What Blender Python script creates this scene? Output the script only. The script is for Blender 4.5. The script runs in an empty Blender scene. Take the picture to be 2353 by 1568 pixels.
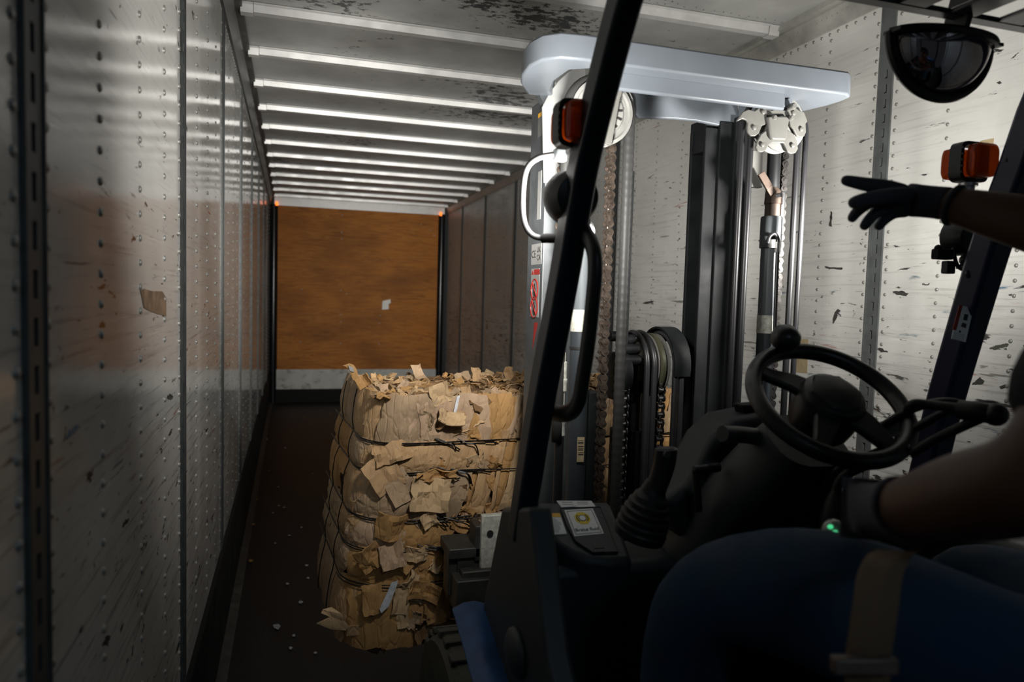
import bpy, bmesh, math, random
from mathutils import Vector, Matrix, noise
V = Vector
R = random.Random(7)
scene = bpy.context.scene
COL = scene.collection
rad = math.radians

# ------------------------------------------------------------------ camera
FPX = 1650.0
CAM = V((0.29, 0.0, 1.60))
def _axes(yaw, pitch, roll):
    cy, sy, cp, sp, cr, sr = math.cos(yaw), math.sin(yaw), math.cos(pitch), math.sin(pitch), math.cos(roll), math.sin(roll)
    f = V((sy * cp, cy * cp, sp)); r = V((cy, -sy, 0)); u = r.cross(f)
    return r * cr + u * sr, u * cr - r * sr, f
AX, AU, AF = _axes(rad(17.166), rad(-3.645), rad(1.645))
cam_d = bpy.data.cameras.new('camera'); cam = bpy.data.objects.new('camera', cam_d); COL.objects.link(cam)
cam.matrix_world = Matrix(((AX.x, AU.x, -AF.x, CAM.x), (AX.y, AU.y, -AF.y, CAM.y), (AX.z, AU.z, -AF.z, CAM.z), (0, 0, 0, 1)))
cam_d.sensor_width = 36; cam_d.lens = FPX / 2353 * 36; cam_d.clip_start = .02
cam_d.dof.use_dof = True; cam_d.dof.focus_distance = 2.3; cam_d.dof.aperture_fstop = 3.2
scene.camera = cam

# ------------------------------------------------------------------ pixel measurement -> world point (each with its own real depth)
def ray(px, py):
    return AX * ((px - 1176.5) / FPX) + AU * ((784 - py) / FPX) + AF
def PX(a, b, x): r = ray(a, b); return CAM + r * ((x - CAM.x) / r.x)
def PY(a, b, y): r = ray(a, b); return CAM + r * ((y - CAM.y) / r.y)
def PZ(a, b, z): r = ray(a, b); return CAM + r * ((z - CAM.z) / r.z)
def PD(a, b, d): return CAM + ray(a, b) * d
def PP(a, b, p0, n): r = ray(a, b); return CAM + r * ((V(p0) - CAM).dot(n) / r.dot(n))
def in_view(p, m=60):
    d = V(p) - CAM; z = d.dot(AF)
    if z < .05: return False
    x = 1176.5 + FPX * d.dot(AX) / z; y = 784 - FPX * d.dot(AU) / z
    return -m < x < 2353 + m and -m < y < 1568 + m

# ------------------------------------------------------------------ light and exposure
scene.view_settings.view_transform = 'Standard'; scene.view_settings.look = 'None'
scene.view_settings.gamma = 1; scene.view_settings.use_curve_mapping = False
scene.view_settings.exposure = 0.35
scene.cycles.use_denoising = True
scene.cycles.max_bounces = 8; scene.cycles.diffuse_bounces = 4; scene.cycles.glossy_bounces = 4
scene.cycles.sample_clamp_indirect = 4.0
scene.cycles.caustics_reflective = False; scene.cycles.caustics_refractive = False
world = bpy.data.worlds.new('world'); scene.world = world; world.use_nodes = True
world.node_tree.nodes['Background'].inputs['Color'].default_value = (.75, .85, 1.0, 1)
world.node_tree.nodes['Background'].inputs['Strength'].default_value = 0.012

def spot(name, loc, aim, power, size, blend, radius, color):
    d = bpy.data.lights.new(name, 'SPOT'); d.energy = power; d.spot_size = rad(size); d.spot_blend = blend
    d.shadow_soft_size = radius; d.color = color
    o = bpy.data.objects.new(name, d); COL.objects.link(o); o.location = loc
    o.rotation_euler = (V(aim) - V(loc)).to_track_quat('-Z', 'Y').to_euler()
    return o
LAMP_L = PY(1308, 455, 1.275) + V((0, .022, 0)); LAMP_R = PY(2196, 545, 1.335) + V((0, .022, 0))
WARM = (1.0, .965, .91)
for L, wx in ((LAMP_L, -.05), (LAMP_R, .035)):
    spot('headlamp_spread', L, L + V((wx, 1, .36)), 68, 178, 1.0, .05, WARM)
    spot('headlamp_beam', L, L + V((wx * 1.2, 1, .06)), 300, 50, 1.0, .05, WARM)

# a dock light behind the camera, above the open rear of the trailer
dl = bpy.data.lights.new('dock_light', 'AREA'); dl.shape = 'RECTANGLE'; dl.size = 1.2; dl.size_y = .25; dl.energy = 10; dl.color = (.62, .82, 1.0)
dlo = bpy.data.objects.new('dock_light', dl); COL.objects.link(dlo); dlo.location = (.75, -2.6, 3.3)
dlo.rotation_euler = (V((1.15, 1.0, 1.2)) - V((.75, -2.6, 3.3))).to_track_quat('-Z', 'Y').to_euler()

# ------------------------------------------------------------------ mesh building
WL = {}
class MB:
    def __init__(s): s.v = []; s.f = []; s.m = []; s.mi = 0
    def add(s, vs, fs):
        b = len(s.v); s.v += [tuple(x) for x in vs]
        for f in fs: s.f.append(tuple(b + i for i in f)); s.m.append(s.mi)
        return s
    def box(s, x0, x1, y0, y1, z0, z1):
        return s.add([(x, y, z) for z in (z0, z1) for y in (y0, y1) for x in (x0, x1)],
                     [(0, 2, 3, 1), (4, 5, 7, 6), (0, 1, 5, 4), (2, 6, 7, 3), (0, 4, 6, 2), (1, 3, 7, 5)])
    def obox(s, c, a, b, d):
        c, a, b, d = V(c), V(a), V(b), V(d)
        return s.add([c + a * i + b * j + d * k for k in (-1, 1) for j in (-1, 1) for i in (-1, 1)],
                     [(0, 2, 3, 1), (4, 5, 7, 6), (0, 1, 5, 4), (2, 6, 7, 3), (0, 4, 6, 2), (1, 3, 7, 5)])
    def bar(s, p, q, w, h, up=(0, 0, 1)):
        p, q = V(p), V(q); d = (q - p); l = d.length; d.normalize()
        a = d.cross(V(up)).normalized(); b = a.cross(d)
        return s.obox((p + q) / 2, d * l / 2, a * w / 2, b * h / 2)
    def prism(s, poly, vec):
        n = len(poly); vec = V(vec); p = [V(q) for q in poly]
        nn = V((0, 0, 0))
        for i in range(n): nn += p[i].cross(p[(i + 1) % n])
        if nn.dot(vec) > 0: p.reverse()
        s.add(p + [q + vec for q in p], [tuple(range(n)), tuple(range(2 * n - 1, n - 1, -1))] +
              [(i, i + n, (i + 1) % n + n, (i + 1) % n) for i in range(n)])
        return s
    def loft(s, rings, cap=True, closed=True):
        n = len(rings[0]); vs = [q for r in rings for q in r]; fs = []
        for k in range(len(rings) - 1):
            for i in range(n if closed else n - 1):
                j = (i + 1) % n; fs.append((k * n + i, k * n + j, (k + 1) * n + j, (k + 1) * n + i))
        if cap and closed: fs += [tuple(range(n - 1, -1, -1)), tuple(range((len(rings) - 1) * n, len(rings) * n))]
        return s.add(vs, fs)
    def tube(s, pts, r, n=10, closed=False):
        pts = [V(p) for p in pts]; k = len(pts); rs = r if isinstance(r, (list, tuple)) else [r] * k
        rings = []; prev = None
        for i in range(k):
            if closed: d = pts[(i + 1) % k] - pts[i - 1]
            else: d = pts[min(i + 1, k - 1)] - pts[max(i - 1, 0)]
            d.normalize()
            if prev is None: a = d.orthogonal().normalized()
            else: a = (prev - d * prev.dot(d)).normalized()
            prev = a; b = d.cross(a)
            rings.append([pts[i] + (a * math.cos(t) + b * math.sin(t)) * rs[i] for t in [2 * math.pi * j / n for j in range(n)]])
        if closed:
            # align twist
            rings.append(rings[0]); 
            a0, a1 = rings[0][0], rings[-2][0]
            best = min(range(n), key=lambda q: (rings[0][q] - a1).length)
            rings[-1] = [rings[0][(q + best) % n] for q in range(n)]
            return s.loft(rings, cap=False)
        return s.loft(rings)
    def lathe(s, prof, o, ax, n=24, arc=1.0, ref=None):
        o, ax = V(o), V(ax).normalized(); a = V(ref) if ref else ax.orthogonal(); a = (a - ax * a.dot(ax)).normalized(); b = ax.cross(a)
        full = arc >= 1; m = n if full else n + 1
        rings = [[o + ax * h + (a * math.cos(t) + b * math.sin(t)) * max(r, 1e-5) for t in [2 * math.pi * arc * j / n for j in range(m)]] for r, h in prof]
        return s.loft(rings, cap=full, closed=full)
    def cyl(s, p, q, r, n=16, r2=None):
        p, q = V(p), V(q); return s.lathe([(r, 0), (r if r2 is None else r2, (q - p).length)], p, q - p, n)
    def ball(s, c, r, n=12, sc=(1, 1, 1)):
        rings = []
        for i in range(n // 2 + 1):
            t = math.pi * i / (n // 2); rr = max(math.sin(t), 1e-4)
            rings.append([V(c) + V((r * sc[0] * rr * math.cos(2 * math.pi * j / n), r * sc[1] * rr * math.sin(2 * math.pi * j / n), -r * sc[2] * math.cos(t))) for j in range(n)])
        return s.loft(rings)
    def sheet(s, fn, nu, nv, th=.004):
        g = [[V(fn(i / nu, j / nv)) for j in range(nv + 1)] for i in range(nu + 1)]
        vs = []; off = []
        for i in range(nu + 1):
            for j in range(nv + 1):
                du = g[min(i + 1, nu)][j] - g[max(i - 1, 0)][j]; dv = g[i][min(j + 1, nv)] - g[i][max(j - 1, 0)]
                n = du.cross(dv)
                n = n.normalized() if n.length > 1e-12 else V((0, 0, 1))
                vs.append(g[i][j]); off.append(g[i][j] - n * th)
        N = (nu + 1) * (nv + 1); I = lambda i, j: i * (nv + 1) + j; fs = []
        for i in range(nu):
            for j in range(nv):
                fs.append((I(i, j), I(i + 1, j), I(i + 1, j + 1), I(i, j + 1)))
                fs.append((N + I(i, j), N + I(i, j + 1), N + I(i + 1, j + 1), N + I(i + 1, j)))
        edge = [I(i, 0) for i in range(nu)] + [I(nu, j) for j in range(nv)] + [I(i, nv) for i in range(nu, 0, -1)] + [I(0, j) for j in range(nv, 0, -1)]
        for k in range(len(edge)):
            a, b = edge[k], edge[(k + 1) % len(edge)]; fs.append((a, N + a, N + b, b))
        return s.add(vs + off, fs)
    def build(s, name, mat, parent=None, smooth=True, bevel=0, seg=2, label=None, angle=.7, base=False):
        if not s.v: return None
        xs = [[p[i] for p in s.v] for i in range(3)]
        c = V([(min(x) + max(x)) / 2 for x in xs])
        if base: c.z = min(xs[2])
        me = bpy.data.meshes.new(name)
        me.from_pydata([(p[0] - c.x, p[1] - c.y, p[2] - c.z) for p in s.v], [], s.f)
        mats = mat if isinstance(mat, (list, tuple)) else [mat]
        for m in mats: me.materials.append(m)
        if len(mats) > 1: me.polygons.foreach_set('material_index', s.m)
        bm = bmesh.new(); bm.from_mesh(me); bmesh.ops.recalc_face_normals(bm, faces=bm.faces); bm.to_mesh(me); bm.free()
        if smooth: me.shade_smooth(); me.set_sharp_from_angle(angle=angle)
        return place(bpy.data.objects.new(name, me), c, parent, bevel, seg, label)
def place(o, c, parent=None, bevel=0, seg=2, label=None):
    COL.objects.link(o); WL[o] = V(c)
    if parent: o.parent = parent; o.location = V(c) - WL[parent]
    else: o.location = c
    if bevel:
        m = o.modifiers.new('bevel', 'BEVEL'); m.width = bevel; m.segments = seg; m.limit_method = 'ANGLE'; m.angle_limit = rad(40); m.harden_normals = False
    if label: o['label'] = label
    return o
def clone(o, c, parent=None, rot=None):
    k = o.copy(); COL.objects.link(k); WL[k] = V(c); k.parent = parent
    k.location = V(c) - (WL[parent] if parent else V((0, 0, 0)))
    if rot: k.rotation_euler = rot
    return k
def thing(name, label, cat, loc, group=None):
    o = bpy.data.objects.new(name, None); o.empty_display_size = .1; place(o, V(loc))
    return tag(o, label, cat, group)
def tag(o, label, cat, group=None):
    o['label'] = label; o['category'] = cat
    if group: o['group'] = group
    return o
def struct(o, label=None):
    o['kind'] = 'structure'
    if label: o['label'] = label
    return o
def catmull(pts, n=8, closed=False):
    pts = [V(p) for p in pts]; k = len(pts); out = []
    for i in range(k if closed else k - 1):
        p0 = pts[(i - 1) % k] if closed or i > 0 else pts[0] * 2 - pts[1]
        p1, p2 = pts[i], pts[(i + 1) % k]
        p3 = pts[(i + 2) % k] if closed or i + 2 < k else pts[-1] * 2 - pts[-2]
        for j in range(n):
            t = j / n
            out.append(.5 * (2 * p1 + (p2 - p0) * t + (2 * p0 - 5 * p1 + 4 * p2 - p3) * t * t + (3 * p1 - p0 - 3 * p2 + p3) * t ** 3))
    if not closed: out.append(pts[-1])
    return out
def text_obj(body, origin, xdir, ydir, h, mat, parent, name='lettering', align='CENTER', lift=.0006):
    cu = bpy.data.curves.new('text', 'FONT'); cu.body = body; cu.size = 1; cu.align_x = align; cu.align_y = 'CENTER'; cu.extrude = .01
    t = bpy.data.objects.new('text', cu); COL.objects.link(t)
    dg = bpy.context.evaluated_depsgraph_get(); me = bpy.data.meshes.new_from_object(t.evaluated_get(dg)); bpy.data.objects.remove(t)
    x, y = V(xdir).normalized(), V(ydir).normalized(); z = x.cross(y)
    b = MB(); b.add([V(origin) + (x * v.co.x + y * v.co.y) * h + z * (lift + v.co.z * .02) for v in me.vertices], [tuple(p.vertices) for p in me.polygons])
    bpy.data.meshes.remove(me)
    return b.build(name, mat, parent, smooth=False)
def skinned(nodes, edges, root, level=2):
    """nodes: {key:(pos,radius)}; one continuous surface grown round the joints."""
    keys = list(nodes); me = bpy.data.meshes.new('skin')
    me.from_pydata([tuple(nodes[k][0]) for k in keys], [(keys.index(a), keys.index(b)) for a, b in edges], [])
    o = bpy.data.objects.new('skin', me); COL.objects.link(o)
    m = o.modifiers.new('skin', 'SKIN'); m.use_smooth_shade = True; m.branch_smoothing = .6
    sv = me.skin_vertices[0].data
    for i, k in enumerate(keys):
        r = nodes[k][1]; sv[i].radius = (r, r) if not isinstance(r, tuple) else r; sv[i].use_root = (k == root)
    if level:
        d = o.modifiers.new('sub', 'SUBSURF'); d.levels = level; d.render_levels = level
    dg = bpy.context.evaluated_depsgraph_get(); out = bpy.data.meshes.new_from_object(o.evaluated_get(dg))
    vs = [v.co.copy() for v in out.vertices]; fs = [tuple(p.vertices) for p in out.polygons]
    bpy.data.objects.remove(o); bpy.data.meshes.remove(out)
    return vs, fs

# ------------------------------------------------------------------ materials
def mat(name, col=(.5, .5, .5), rough=.5, metal=0.0, spec=.5, coat=0, bump=0, bscale=40, var=0, vscale=6, emit=None, estr=1, trans=0):
    m = bpy.data.materials.new(name); m.use_nodes = True; nt = m.node_tree; p = nt.nodes['Principled BSDF']
    p.inputs['Base Color'].default_value = (*col, 1); p.inputs['Roughness'].default_value = rough
    p.inputs['Metallic'].default_value = metal; p.inputs['Specular IOR Level'].default_value = spec
    p.inputs['Coat Weight'].default_value = coat; p.inputs['Transmission Weight'].default_value = trans
    if emit: p.inputs['Emission Color'].default_value = (*emit, 1); p.inputs['Emission Strength'].default_value = estr
    N = Nodes(m)
    if var:
        n = N.noise(vscale, 5, .6); c = N.ramp(n, [(.3, [x * (1 - var) for x in col]), (.7, [min(1, x * (1 + var)) for x in col])]); N.link(c, p.inputs['Base Color'])
        N.link(N.ramp(n, [(.3, (rough * .8,) * 3), (.7, (min(1, rough * 1.2),) * 3)]), p.inputs['Roughness'])
    if bump: N.bump(N.noise(bscale, 4, .6), bump, p)
    return m
class Nodes:
    def __init__(s, m): s.nt = m.node_tree; s.p = s.nt.nodes['Principled BSDF']; s._pos = None
    def new(s, t): return s.nt.nodes.new(t)
    def link(s, a, b): s.nt.links.new(a, b)
    def pos(s):
        if not s._pos: s._pos = s.new('ShaderNodeNewGeometry').outputs['Position']
        return s._pos
    def obj(s): return s.new('ShaderNodeTexCoord').outputs['Object']
    def mapped(s, scale=(1, 1, 1), loc=(0, 0, 0), rot=(0, 0, 0), src=None):
        m = s.new('ShaderNodeMapping'); s.link(src or s.pos(), m.inputs['Vector'])
        m.inputs['Scale'].default_value = scale; m.inputs['Location'].default_value = loc; m.inputs['Rotation'].default_value = rot
        return m.outputs['Vector']
    def noise(s, scale=5, detail=4, rough=.5, vec=None, dist=0):
        n = s.new('ShaderNodeTexNoise'); s.link(vec or s.pos(), n.inputs['Vector'])
        n.inputs['Scale'].default_value = scale; n.inputs['Detail'].default_value = detail; n.inputs['Roughness'].default_value = rough; n.inputs['Distortion'].default_value = dist
        return n.outputs['Fac']
    def ramp(s, fac, stops, interp='LINEAR'):
        r = s.new('ShaderNodeValToRGB'); s.link(fac, r.inputs['Fac']); r.color_ramp.interpolation = interp
        e = r.color_ramp.elements
        while len(e) < len(stops): e.new(.5)
        for k, (p, c) in enumerate(stops): e[k].position = p; e[k].color = (*c, 1) if len(c) == 3 else c
        return r.outputs['Color']
    def gate(s, fac, a, b): return s.ramp(fac, [(a, (0, 0, 0)), (b, (1, 1, 1))])
    def math(s, op, a, b=None):
        n = s.new('ShaderNodeMath'); n.operation = op
        for i, x in enumerate((a, b)):
            if x is None: continue
            if isinstance(x, (int, float)): n.inputs[i].default_value = x
            else: s.link(x, n.inputs[i])
        return n.outputs[0]
    def mix(s, fac, a, b, mode='MIX'):
        n = s.new('ShaderNodeMix'); n.data_type = 'RGBA'; n.blend_type = mode
        for k, x in (('Factor', fac), ('A', a), ('B', b)):
            i = [q for q in n.inputs if q.name == k and (q.type == 'RGBA' if k != 'Factor' else q.type == 'VALUE')][0]
            if isinstance(x, (int, float)): i.default_value = x
            elif isinstance(x, tuple): i.default_value = (*x, 1)
            else: s.link(x, i)
        return [q for q in n.outputs if q.type == 'RGBA'][0]
    def bump(s, h, strength, p=None, dist=.01, normal=None):
        b = s.new('ShaderNodeBump'); b.inputs['Strength'].default_value = strength; b.inputs['Distance'].default_value = dist
        s.link(h, b.inputs['Height'])
        if normal: s.link(normal, b.inputs['Normal'])
        if p is not None: s.link(b.outputs['Normal'], p.inputs['Normal'])
        return b.outputs['Normal']
    def sep(s, i):
        n = s.new('ShaderNodeSeparateXYZ'); s.link(s.pos(), n.inputs[0]); return n.outputs[i]

def wall_mat(name, base, rough, seed, tilt=0.0, stain=1.0, wavy=.5):
    m = mat(name, base, rough); N = Nodes(m); p = N.p
    d = [c * .86 for c in base]
    col = N.ramp(N.noise(1.6, 5, .6, N.mapped((1, .6, 1), (seed, 0, 0))), [(.3, d), (.7, base)])
    z = N.sep(2)
    low = N.ramp(z, [(.0, (1, 1, 1)), (.55, (.9, .9, .9)), (.75, (.35, .35, .35)), (1, (.12, .12, .12))]);
    # z is metres: squeeze 0..2.8 to 0..1
    zz = N.math('MULTIPLY', z, 1 / 2.8)
    low = N.ramp(zz, [(.1, (1, 1, 1)), (.45, (.8, .8, .8)), (.65, (.35, .35, .35)), (1, (.15, .15, .15))])
    # vertical washed streaks
    w = N.noise(1, 4, .6, N.mapped((9, 9, .7), (seed, 3, 0)))
    col = N.mix(N.math('MULTIPLY', N.gate(w, .52, .8), .25), col, tuple(c * .72 for c in base))
    # long fine scratches along the load direction
    s1 = N.noise(1, 6, .7, N.mapped((1, 2.2, 75), (seed, 0, 1.3), (tilt, 0, 0)))
    col = N.mix(N.math('MULTIPLY', N.gate(s1, .53, .66), N.math('MULTIPLY', low, .75)), col, (.16, .16, .14))
    s2 = N.noise(1, 5, .65, N.mapped((1, 3, 60), (seed, 5, 7), (-tilt * 1.6, 0, 0)))
    col = N.mix(N.math('MULTIPLY', N.gate(s2, .58, .70), .4), col, (.82, .82, .80))
    # black rub marks and chips
    for sc, a, b, c, k in (((1, 7, 30), .69, .715, (.035, .035, .035), 1), ((1, 16, 26), .71, .725, (.06, .06, .05), 1), ((1, 3.0, 42), .69, .725, (.10, .10, .09), .8)):
        f = N.noise(1, 5, .62, N.mapped(sc, (seed * 2, k * 3.1, sc[1]), (tilt, 0, 0)), .4)
        thr = N.math('MULTIPLY', N.gate(N.math('ADD', f, N.math('MULTIPLY', low, .085 * stain)), a, b), k)
        col = N.mix(thr, col, c)
    # blue and red paint rubs
    for sc, c, o in (((1, 3.5, 26), (.05, .12, .22), 11), ((1, 2.8, 34), (.30, .05, .035), 23), ((1, 5, 18), (.09, .16, .20), 31)):
        f = N.noise(1, 4, .6, N.mapped(sc, (seed, o, o * .7), (tilt, 0, 0)), .3)
        col = N.mix(N.math('MULTIPLY', N.gate(N.math('ADD', f, N.math('MULTIPLY', low, .09 * stain)), .72, .79), .85), col, c)
    dirt = N.noise(2.2, 6, .65, N.mapped((1, 1, 1.6), (seed * 3, 0, 0)))
    col = N.mix(N.math('MULTIPLY', N.gate(dirt, .45, .8), N.math('MULTIPLY', low, .7 * stain)), col, (.20, .195, .17))
    N.link(col, p.inputs['Base Color'])
    N.link(N.ramp(N.noise(3, 5, .6, N.mapped((1, 1, 4), (seed, 1, 1))), [(.3, (rough * .8,) * 3), (.75, (min(1, rough * 1.6),) * 3)]), p.inputs['Roughness'])
    n1 = N.bump(N.noise(2.2, 2, .4, N.mapped((1, 1, .8), (seed, 0, 0))), wavy, None, .03)
    N.bump(s1, .08, p, .002, n1)
    return m
M = {}
M['wall_l'] = wall_mat('painted sheet left', (.68, .675, .65), .085, 3.1, .28, .7, .12)
M['wall_r'] = wall_mat('painted sheet right', (.70, .70, .67), .34, 8.7, .12, 1.0, .2)
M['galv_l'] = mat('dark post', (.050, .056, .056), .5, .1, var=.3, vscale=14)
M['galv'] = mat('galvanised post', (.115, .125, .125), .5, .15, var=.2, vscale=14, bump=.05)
M['galv_dark'] = mat('post slot dark', (.02, .022, .022), .7)
M['rivet'] = mat('rivet aluminium', (.30, .30, .28), .38, .35)
M['alu'] = mat('roof bow aluminium', (.66, .66, .65), .42, .35, var=.12, vscale=9)
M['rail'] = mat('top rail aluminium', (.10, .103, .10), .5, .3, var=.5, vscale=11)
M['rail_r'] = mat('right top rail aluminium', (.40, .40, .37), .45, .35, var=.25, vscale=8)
def ceiling_mat():
    m = mat('roof sheet', (.3, .3, .29), .5); N = Nodes(m)
    c = N.ramp(N.noise(2.5, 6, .65), [(.3, (.33, .335, .325)), (.72, (.54, .545, .525))])
    zone = N.gate(N.noise(1.3, 3, .5, N.mapped((1.0, .9, 1), (4.2, 1.4, 0))), .46, .70)
    peel = N.noise(15, 8, .74, N.mapped((1, 1.5, 1)))
    f = N.gate(N.math('ADD', peel, N.math('MULTIPLY', zone, .20)), .665, .685)
    c = N.mix(f, c, (.055, .06, .06))
    fl = N.gate(N.noise(60, 4, .6), .73, .76); c = N.mix(N.math('MULTIPLY', fl, zone), c, (.5, .5, .47))
    br = N.gate(N.noise(1.3, 4, .6, N.mapped((1, 1, 1), (7, 2, 1))), .5, .8); c = N.mix(N.math('MULTIPLY', br, .35), c, (.16, .12, .08))
    N.link(c, N.p.inputs['Base Color']); N.p.inputs['Metallic'].default_value = .25
    N.bump(N.noise(3, 4, .5), .15, N.p, .01)
    return m
M['roof'] = ceiling_mat()
def floor_mat():
    m = mat('worn dark floor', (.02, .02, .02), .55); N = Nodes(m)
    s = N.noise(1, 6, .7, N.mapped((60, 1.2, 1)))
    c = N.ramp(s, [(.35, (.003, .003, .003)), (.55, (.005, .0047, .0044)), (.8, (.016, .0125, .009))])
    d = N.gate(N.noise(2.5, 6, .7), .55, .8); c = N.mix(N.math('MULTIPLY', d, .6), c, (.020, .019, .017))
    g = N.gate(N.noise(55, 3, .6), .74, .78); c = N.mix(N.math('MULTIPLY', g, .35), c, (.10, .08, .06))
    N.link(c, N.p.inputs['Base Color']); N.bump(s, .25, N.p, .004)
    return m
M['floor'] = floor_mat()
M['kick'] = mat('dark scuff plate', (.012, .012, .012), .8, 0, .2, var=.5, vscale=7, bump=.1)
M['strip'] = mat('worn floor strip', (.07, .067, .06), .5, .2, var=.45, vscale=18, bump=.08)
def kickwhite():
    m = mat('white scuffed kick plate', (.5, .5, .47), .5); N = Nodes(m)
    c = N.ramp(N.noise(4, 5, .6), [(.3, (.42, .42, .39)), (.7, (.6, .6, .56))])
    c = N.mix(N.gate(N.noise(7, 6, .7, N.mapped((1, 1, 1.4))), .55, .72), c, (.07, .07, .065)); N.link(c, N.p.inputs['Base Color'])
    return m
M['kick_white'] = kickwhite()
def ply_mat():
    m = mat('plywood lining', (.4, .18, .05), .6, 0, .25); N = Nodes(m)
    warp = N.noise(2.2, 3, .5, N.mapped((1, 1, 1)))
    g = N.noise(1, 8, .72, N.mapped((1.5, 1, 17)), 3.2)
    c = N.ramp(g, [(.25, (.15, .048, .007)), (.42, (.33, .118, .017)), (.56, (.52, .20, .032)), (.72, (.27, .095, .014))])
    c = N.mix(N.math('MULTIPLY', N.gate(warp, .4, .8), .5), c, (.45, .15, .017))
    c = N.mix(N.math('MULTIPLY', N.gate(N.noise(1.2, 4, .6, N.mapped((1, 1, 2), (5, 0, 2))), .45, .70), .6), c, (.15, .050, .008))
    c = N.mix(N.gate(N.noise(1, 5, .7, N.mapped((7, 1, 13), (2, 0, 5))), .72, .76), c, (.05, .03, .015))
    N.link(c, N.p.inputs['Base Color']); N.bump(g, .1, N.p, .003)
    return m
M['ply'] = ply_mat()
M['blackpost'] = mat('black corner post', (.012, .013, .015), .22, .3)
M['white'] = mat('white label', (.85, .85, .82), .5, var=.08, vscale=30)
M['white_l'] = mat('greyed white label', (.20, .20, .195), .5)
M['chip'] = mat('olive black chip', (.045, .045, .040), .6)
M['print'] = mat('black print', (.02, .02, .02), .5)
M['greyprint'] = mat('grey print', (.30, .30, .29), .5)
M['red'] = mat('red print', (.26, .016, .012), .5)
M['yellow'] = mat('yellow print', (.78, .58, .03), .45)
M['orange_y'] = mat('amber yellow print', (.80, .42, .03), .45)
M['tape'] = mat('tan tape', (.42, .33, .20), .5, var=.15, vscale=40)
M['torn'] = mat('torn brown patch', (.20, .13, .08), .7, var=.5, vscale=30)
M['smear'] = mat('blue paint rub', (.035, .10, .22), .5, var=.3, vscale=50)
M['pillar'] = mat('dark steel blue paint', (.014, .019, .028), .30, .15, bump=.03, bscale=300)
M['pillar_r'] = mat('navy paint', (.012, .016, .045), .4)
M['blk'] = mat('black plastic', (.010, .011, .012), .42, bump=.04, bscale=400)
M['grain'] = mat('grained dash plastic', (.024, .029, .031), .52, bump=.12, bscale=500)
M['rubber'] = mat('black rubber', (.011, .011, .012), .5)
M['hose'] = mat('hydraulic hose', (.018, .018, .020), .38, 0, .5)
M['handle'] = mat('silver grey handle paint', (.10, .10, .10), .3, .3)
M['neck'] = mat('pale grey paint', (.30, .305, .30), .45, var=.1, vscale=15)
M['hose_g'] = mat('dusty grey spiral hose', (.035, .035, .034), .5, 0, .25)
M['cyl_shade'] = mat('shaded cylinder grey', (.030, .036, .042), .45)  # cylinder grey darkened: fading light below the band is put into the colour
M['wheel'] = mat('smooth black wheel rim', (.012, .0125, .013), .34, 0, .6)
M['mast'] = mat('mast steel grey', (.008, .009, .010), .62, .0, .18, var=.3, vscale=9)
M['mast_l'] = mat('mast worn grey paint', (.055, .061, .065), .5, 0, var=.25, vscale=12)
M['blue_grey'] = mat('pale blue grey paint', (.140, .158, .180), .38, 0, var=.07, vscale=7, bump=.03, bscale=20)
M['cream'] = mat('off white paint', (.135, .134, .124), .42, var=.06, vscale=20)
M['steel'] = mat('bright steel', (.62, .62, .62), .28, .9)
M['disc'] = mat('pale plastic pulley', (.22, .22, .21), .45, var=.15, vscale=25)
M['rust'] = mat('rusty chain steel', (.075, .058, .046), .32, .55, var=.5, vscale=60)
M['chain_dark'] = mat('oily chain steel', (.022, .020, .019), .35, .3, var=.4, vscale=60)
M['copper'] = mat('primer brown rod end', (.135, .098, .078), .5, .1, var=.2, vscale=30)
M['cylgrey'] = mat('cylinder grey paint', (.10, .112, .12), .4)
M['bandw'] = mat('worn white band', (.50, .50, .44), .5, var=.35, vscale=60)
M['olive'] = mat('olive pulley flange', (.075, .075, .045), .45, .3)
def amber():
    m = mat('amber lens', (.9, .22, .01), .18, 0, .5, trans=0); N = Nodes(m); out = N.nt.nodes['Material Output']
    t = N.new('ShaderNodeBsdfTranslucent'); t.inputs['Color'].default_value = (.8, .26, .008, 1)
    g = N.new('ShaderNodeBsdfTransparent'); g.inputs['Color'].default_value = (.9, .30, .008, 1)
    a1 = N.new('ShaderNodeMixShader'); a1.inputs[0].default_value = .35; N.link(t.outputs[0], a1.inputs[1]); N.link(g.outputs[0], a1.inputs[2])
    p2 = N.p; p2.inputs['Base Color'].default_value = (.35, .06, .004, 1)
    a2 = N.new('ShaderNodeMixShader'); a2.inputs[0].default_value = .35; N.link(a1.outputs[0], a2.inputs[1]); N.link(p2.outputs[0], a2.inputs[2])
    w = N.new('ShaderNodeTexWave'); N.link(N.mapped((1, 1, 1)), w.inputs['Vector']); w.inputs['Scale'].default_value = 60; N.bump(w.outputs['Fac'], .5, p2, .002)
    N.link(a2.outputs[0], out.inputs['Surface']); return m
M['amber'] = amber()
M['lens'] = mat('clear lamp lens', (.9, .9, .88), .05, trans=.6, emit=(1, .96, .9), estr=6)
M['marker'] = mat('orange marker lens', (.8, .15, .01), .3, emit=(1, .18, .02), estr=1.6)
M['mirror'] = mat('mirror glass', (.62, .56, .56), .03, 1)
M['blue'] = mat('blue fender paint', (.022, .075, .20), .35, var=.3, vscale=25)
M['tyre'] = mat('dusty tyre rubber', (.060, .062, .050), .65, var=.3, vscale=20)
M['carriage'] = mat('dirty carriage steel', (.055, .055, .05), .5, .4, var=.4, vscale=18)
M['skin'] = mat('brown skin', (.105, .048, .026), .5, bump=.05, bscale=90)
M['jeans'] = mat('blue denim', (.0055, .028, .064), .9, bump=.2, bscale=600, var=.2, vscale=14)
M['glove'] = mat('grey work glove', (.085, .085, .10), .85, bump=.2, bscale=350)
M['glove_black'] = mat('black glove coating', (.012, .012, .014), .6)
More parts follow.
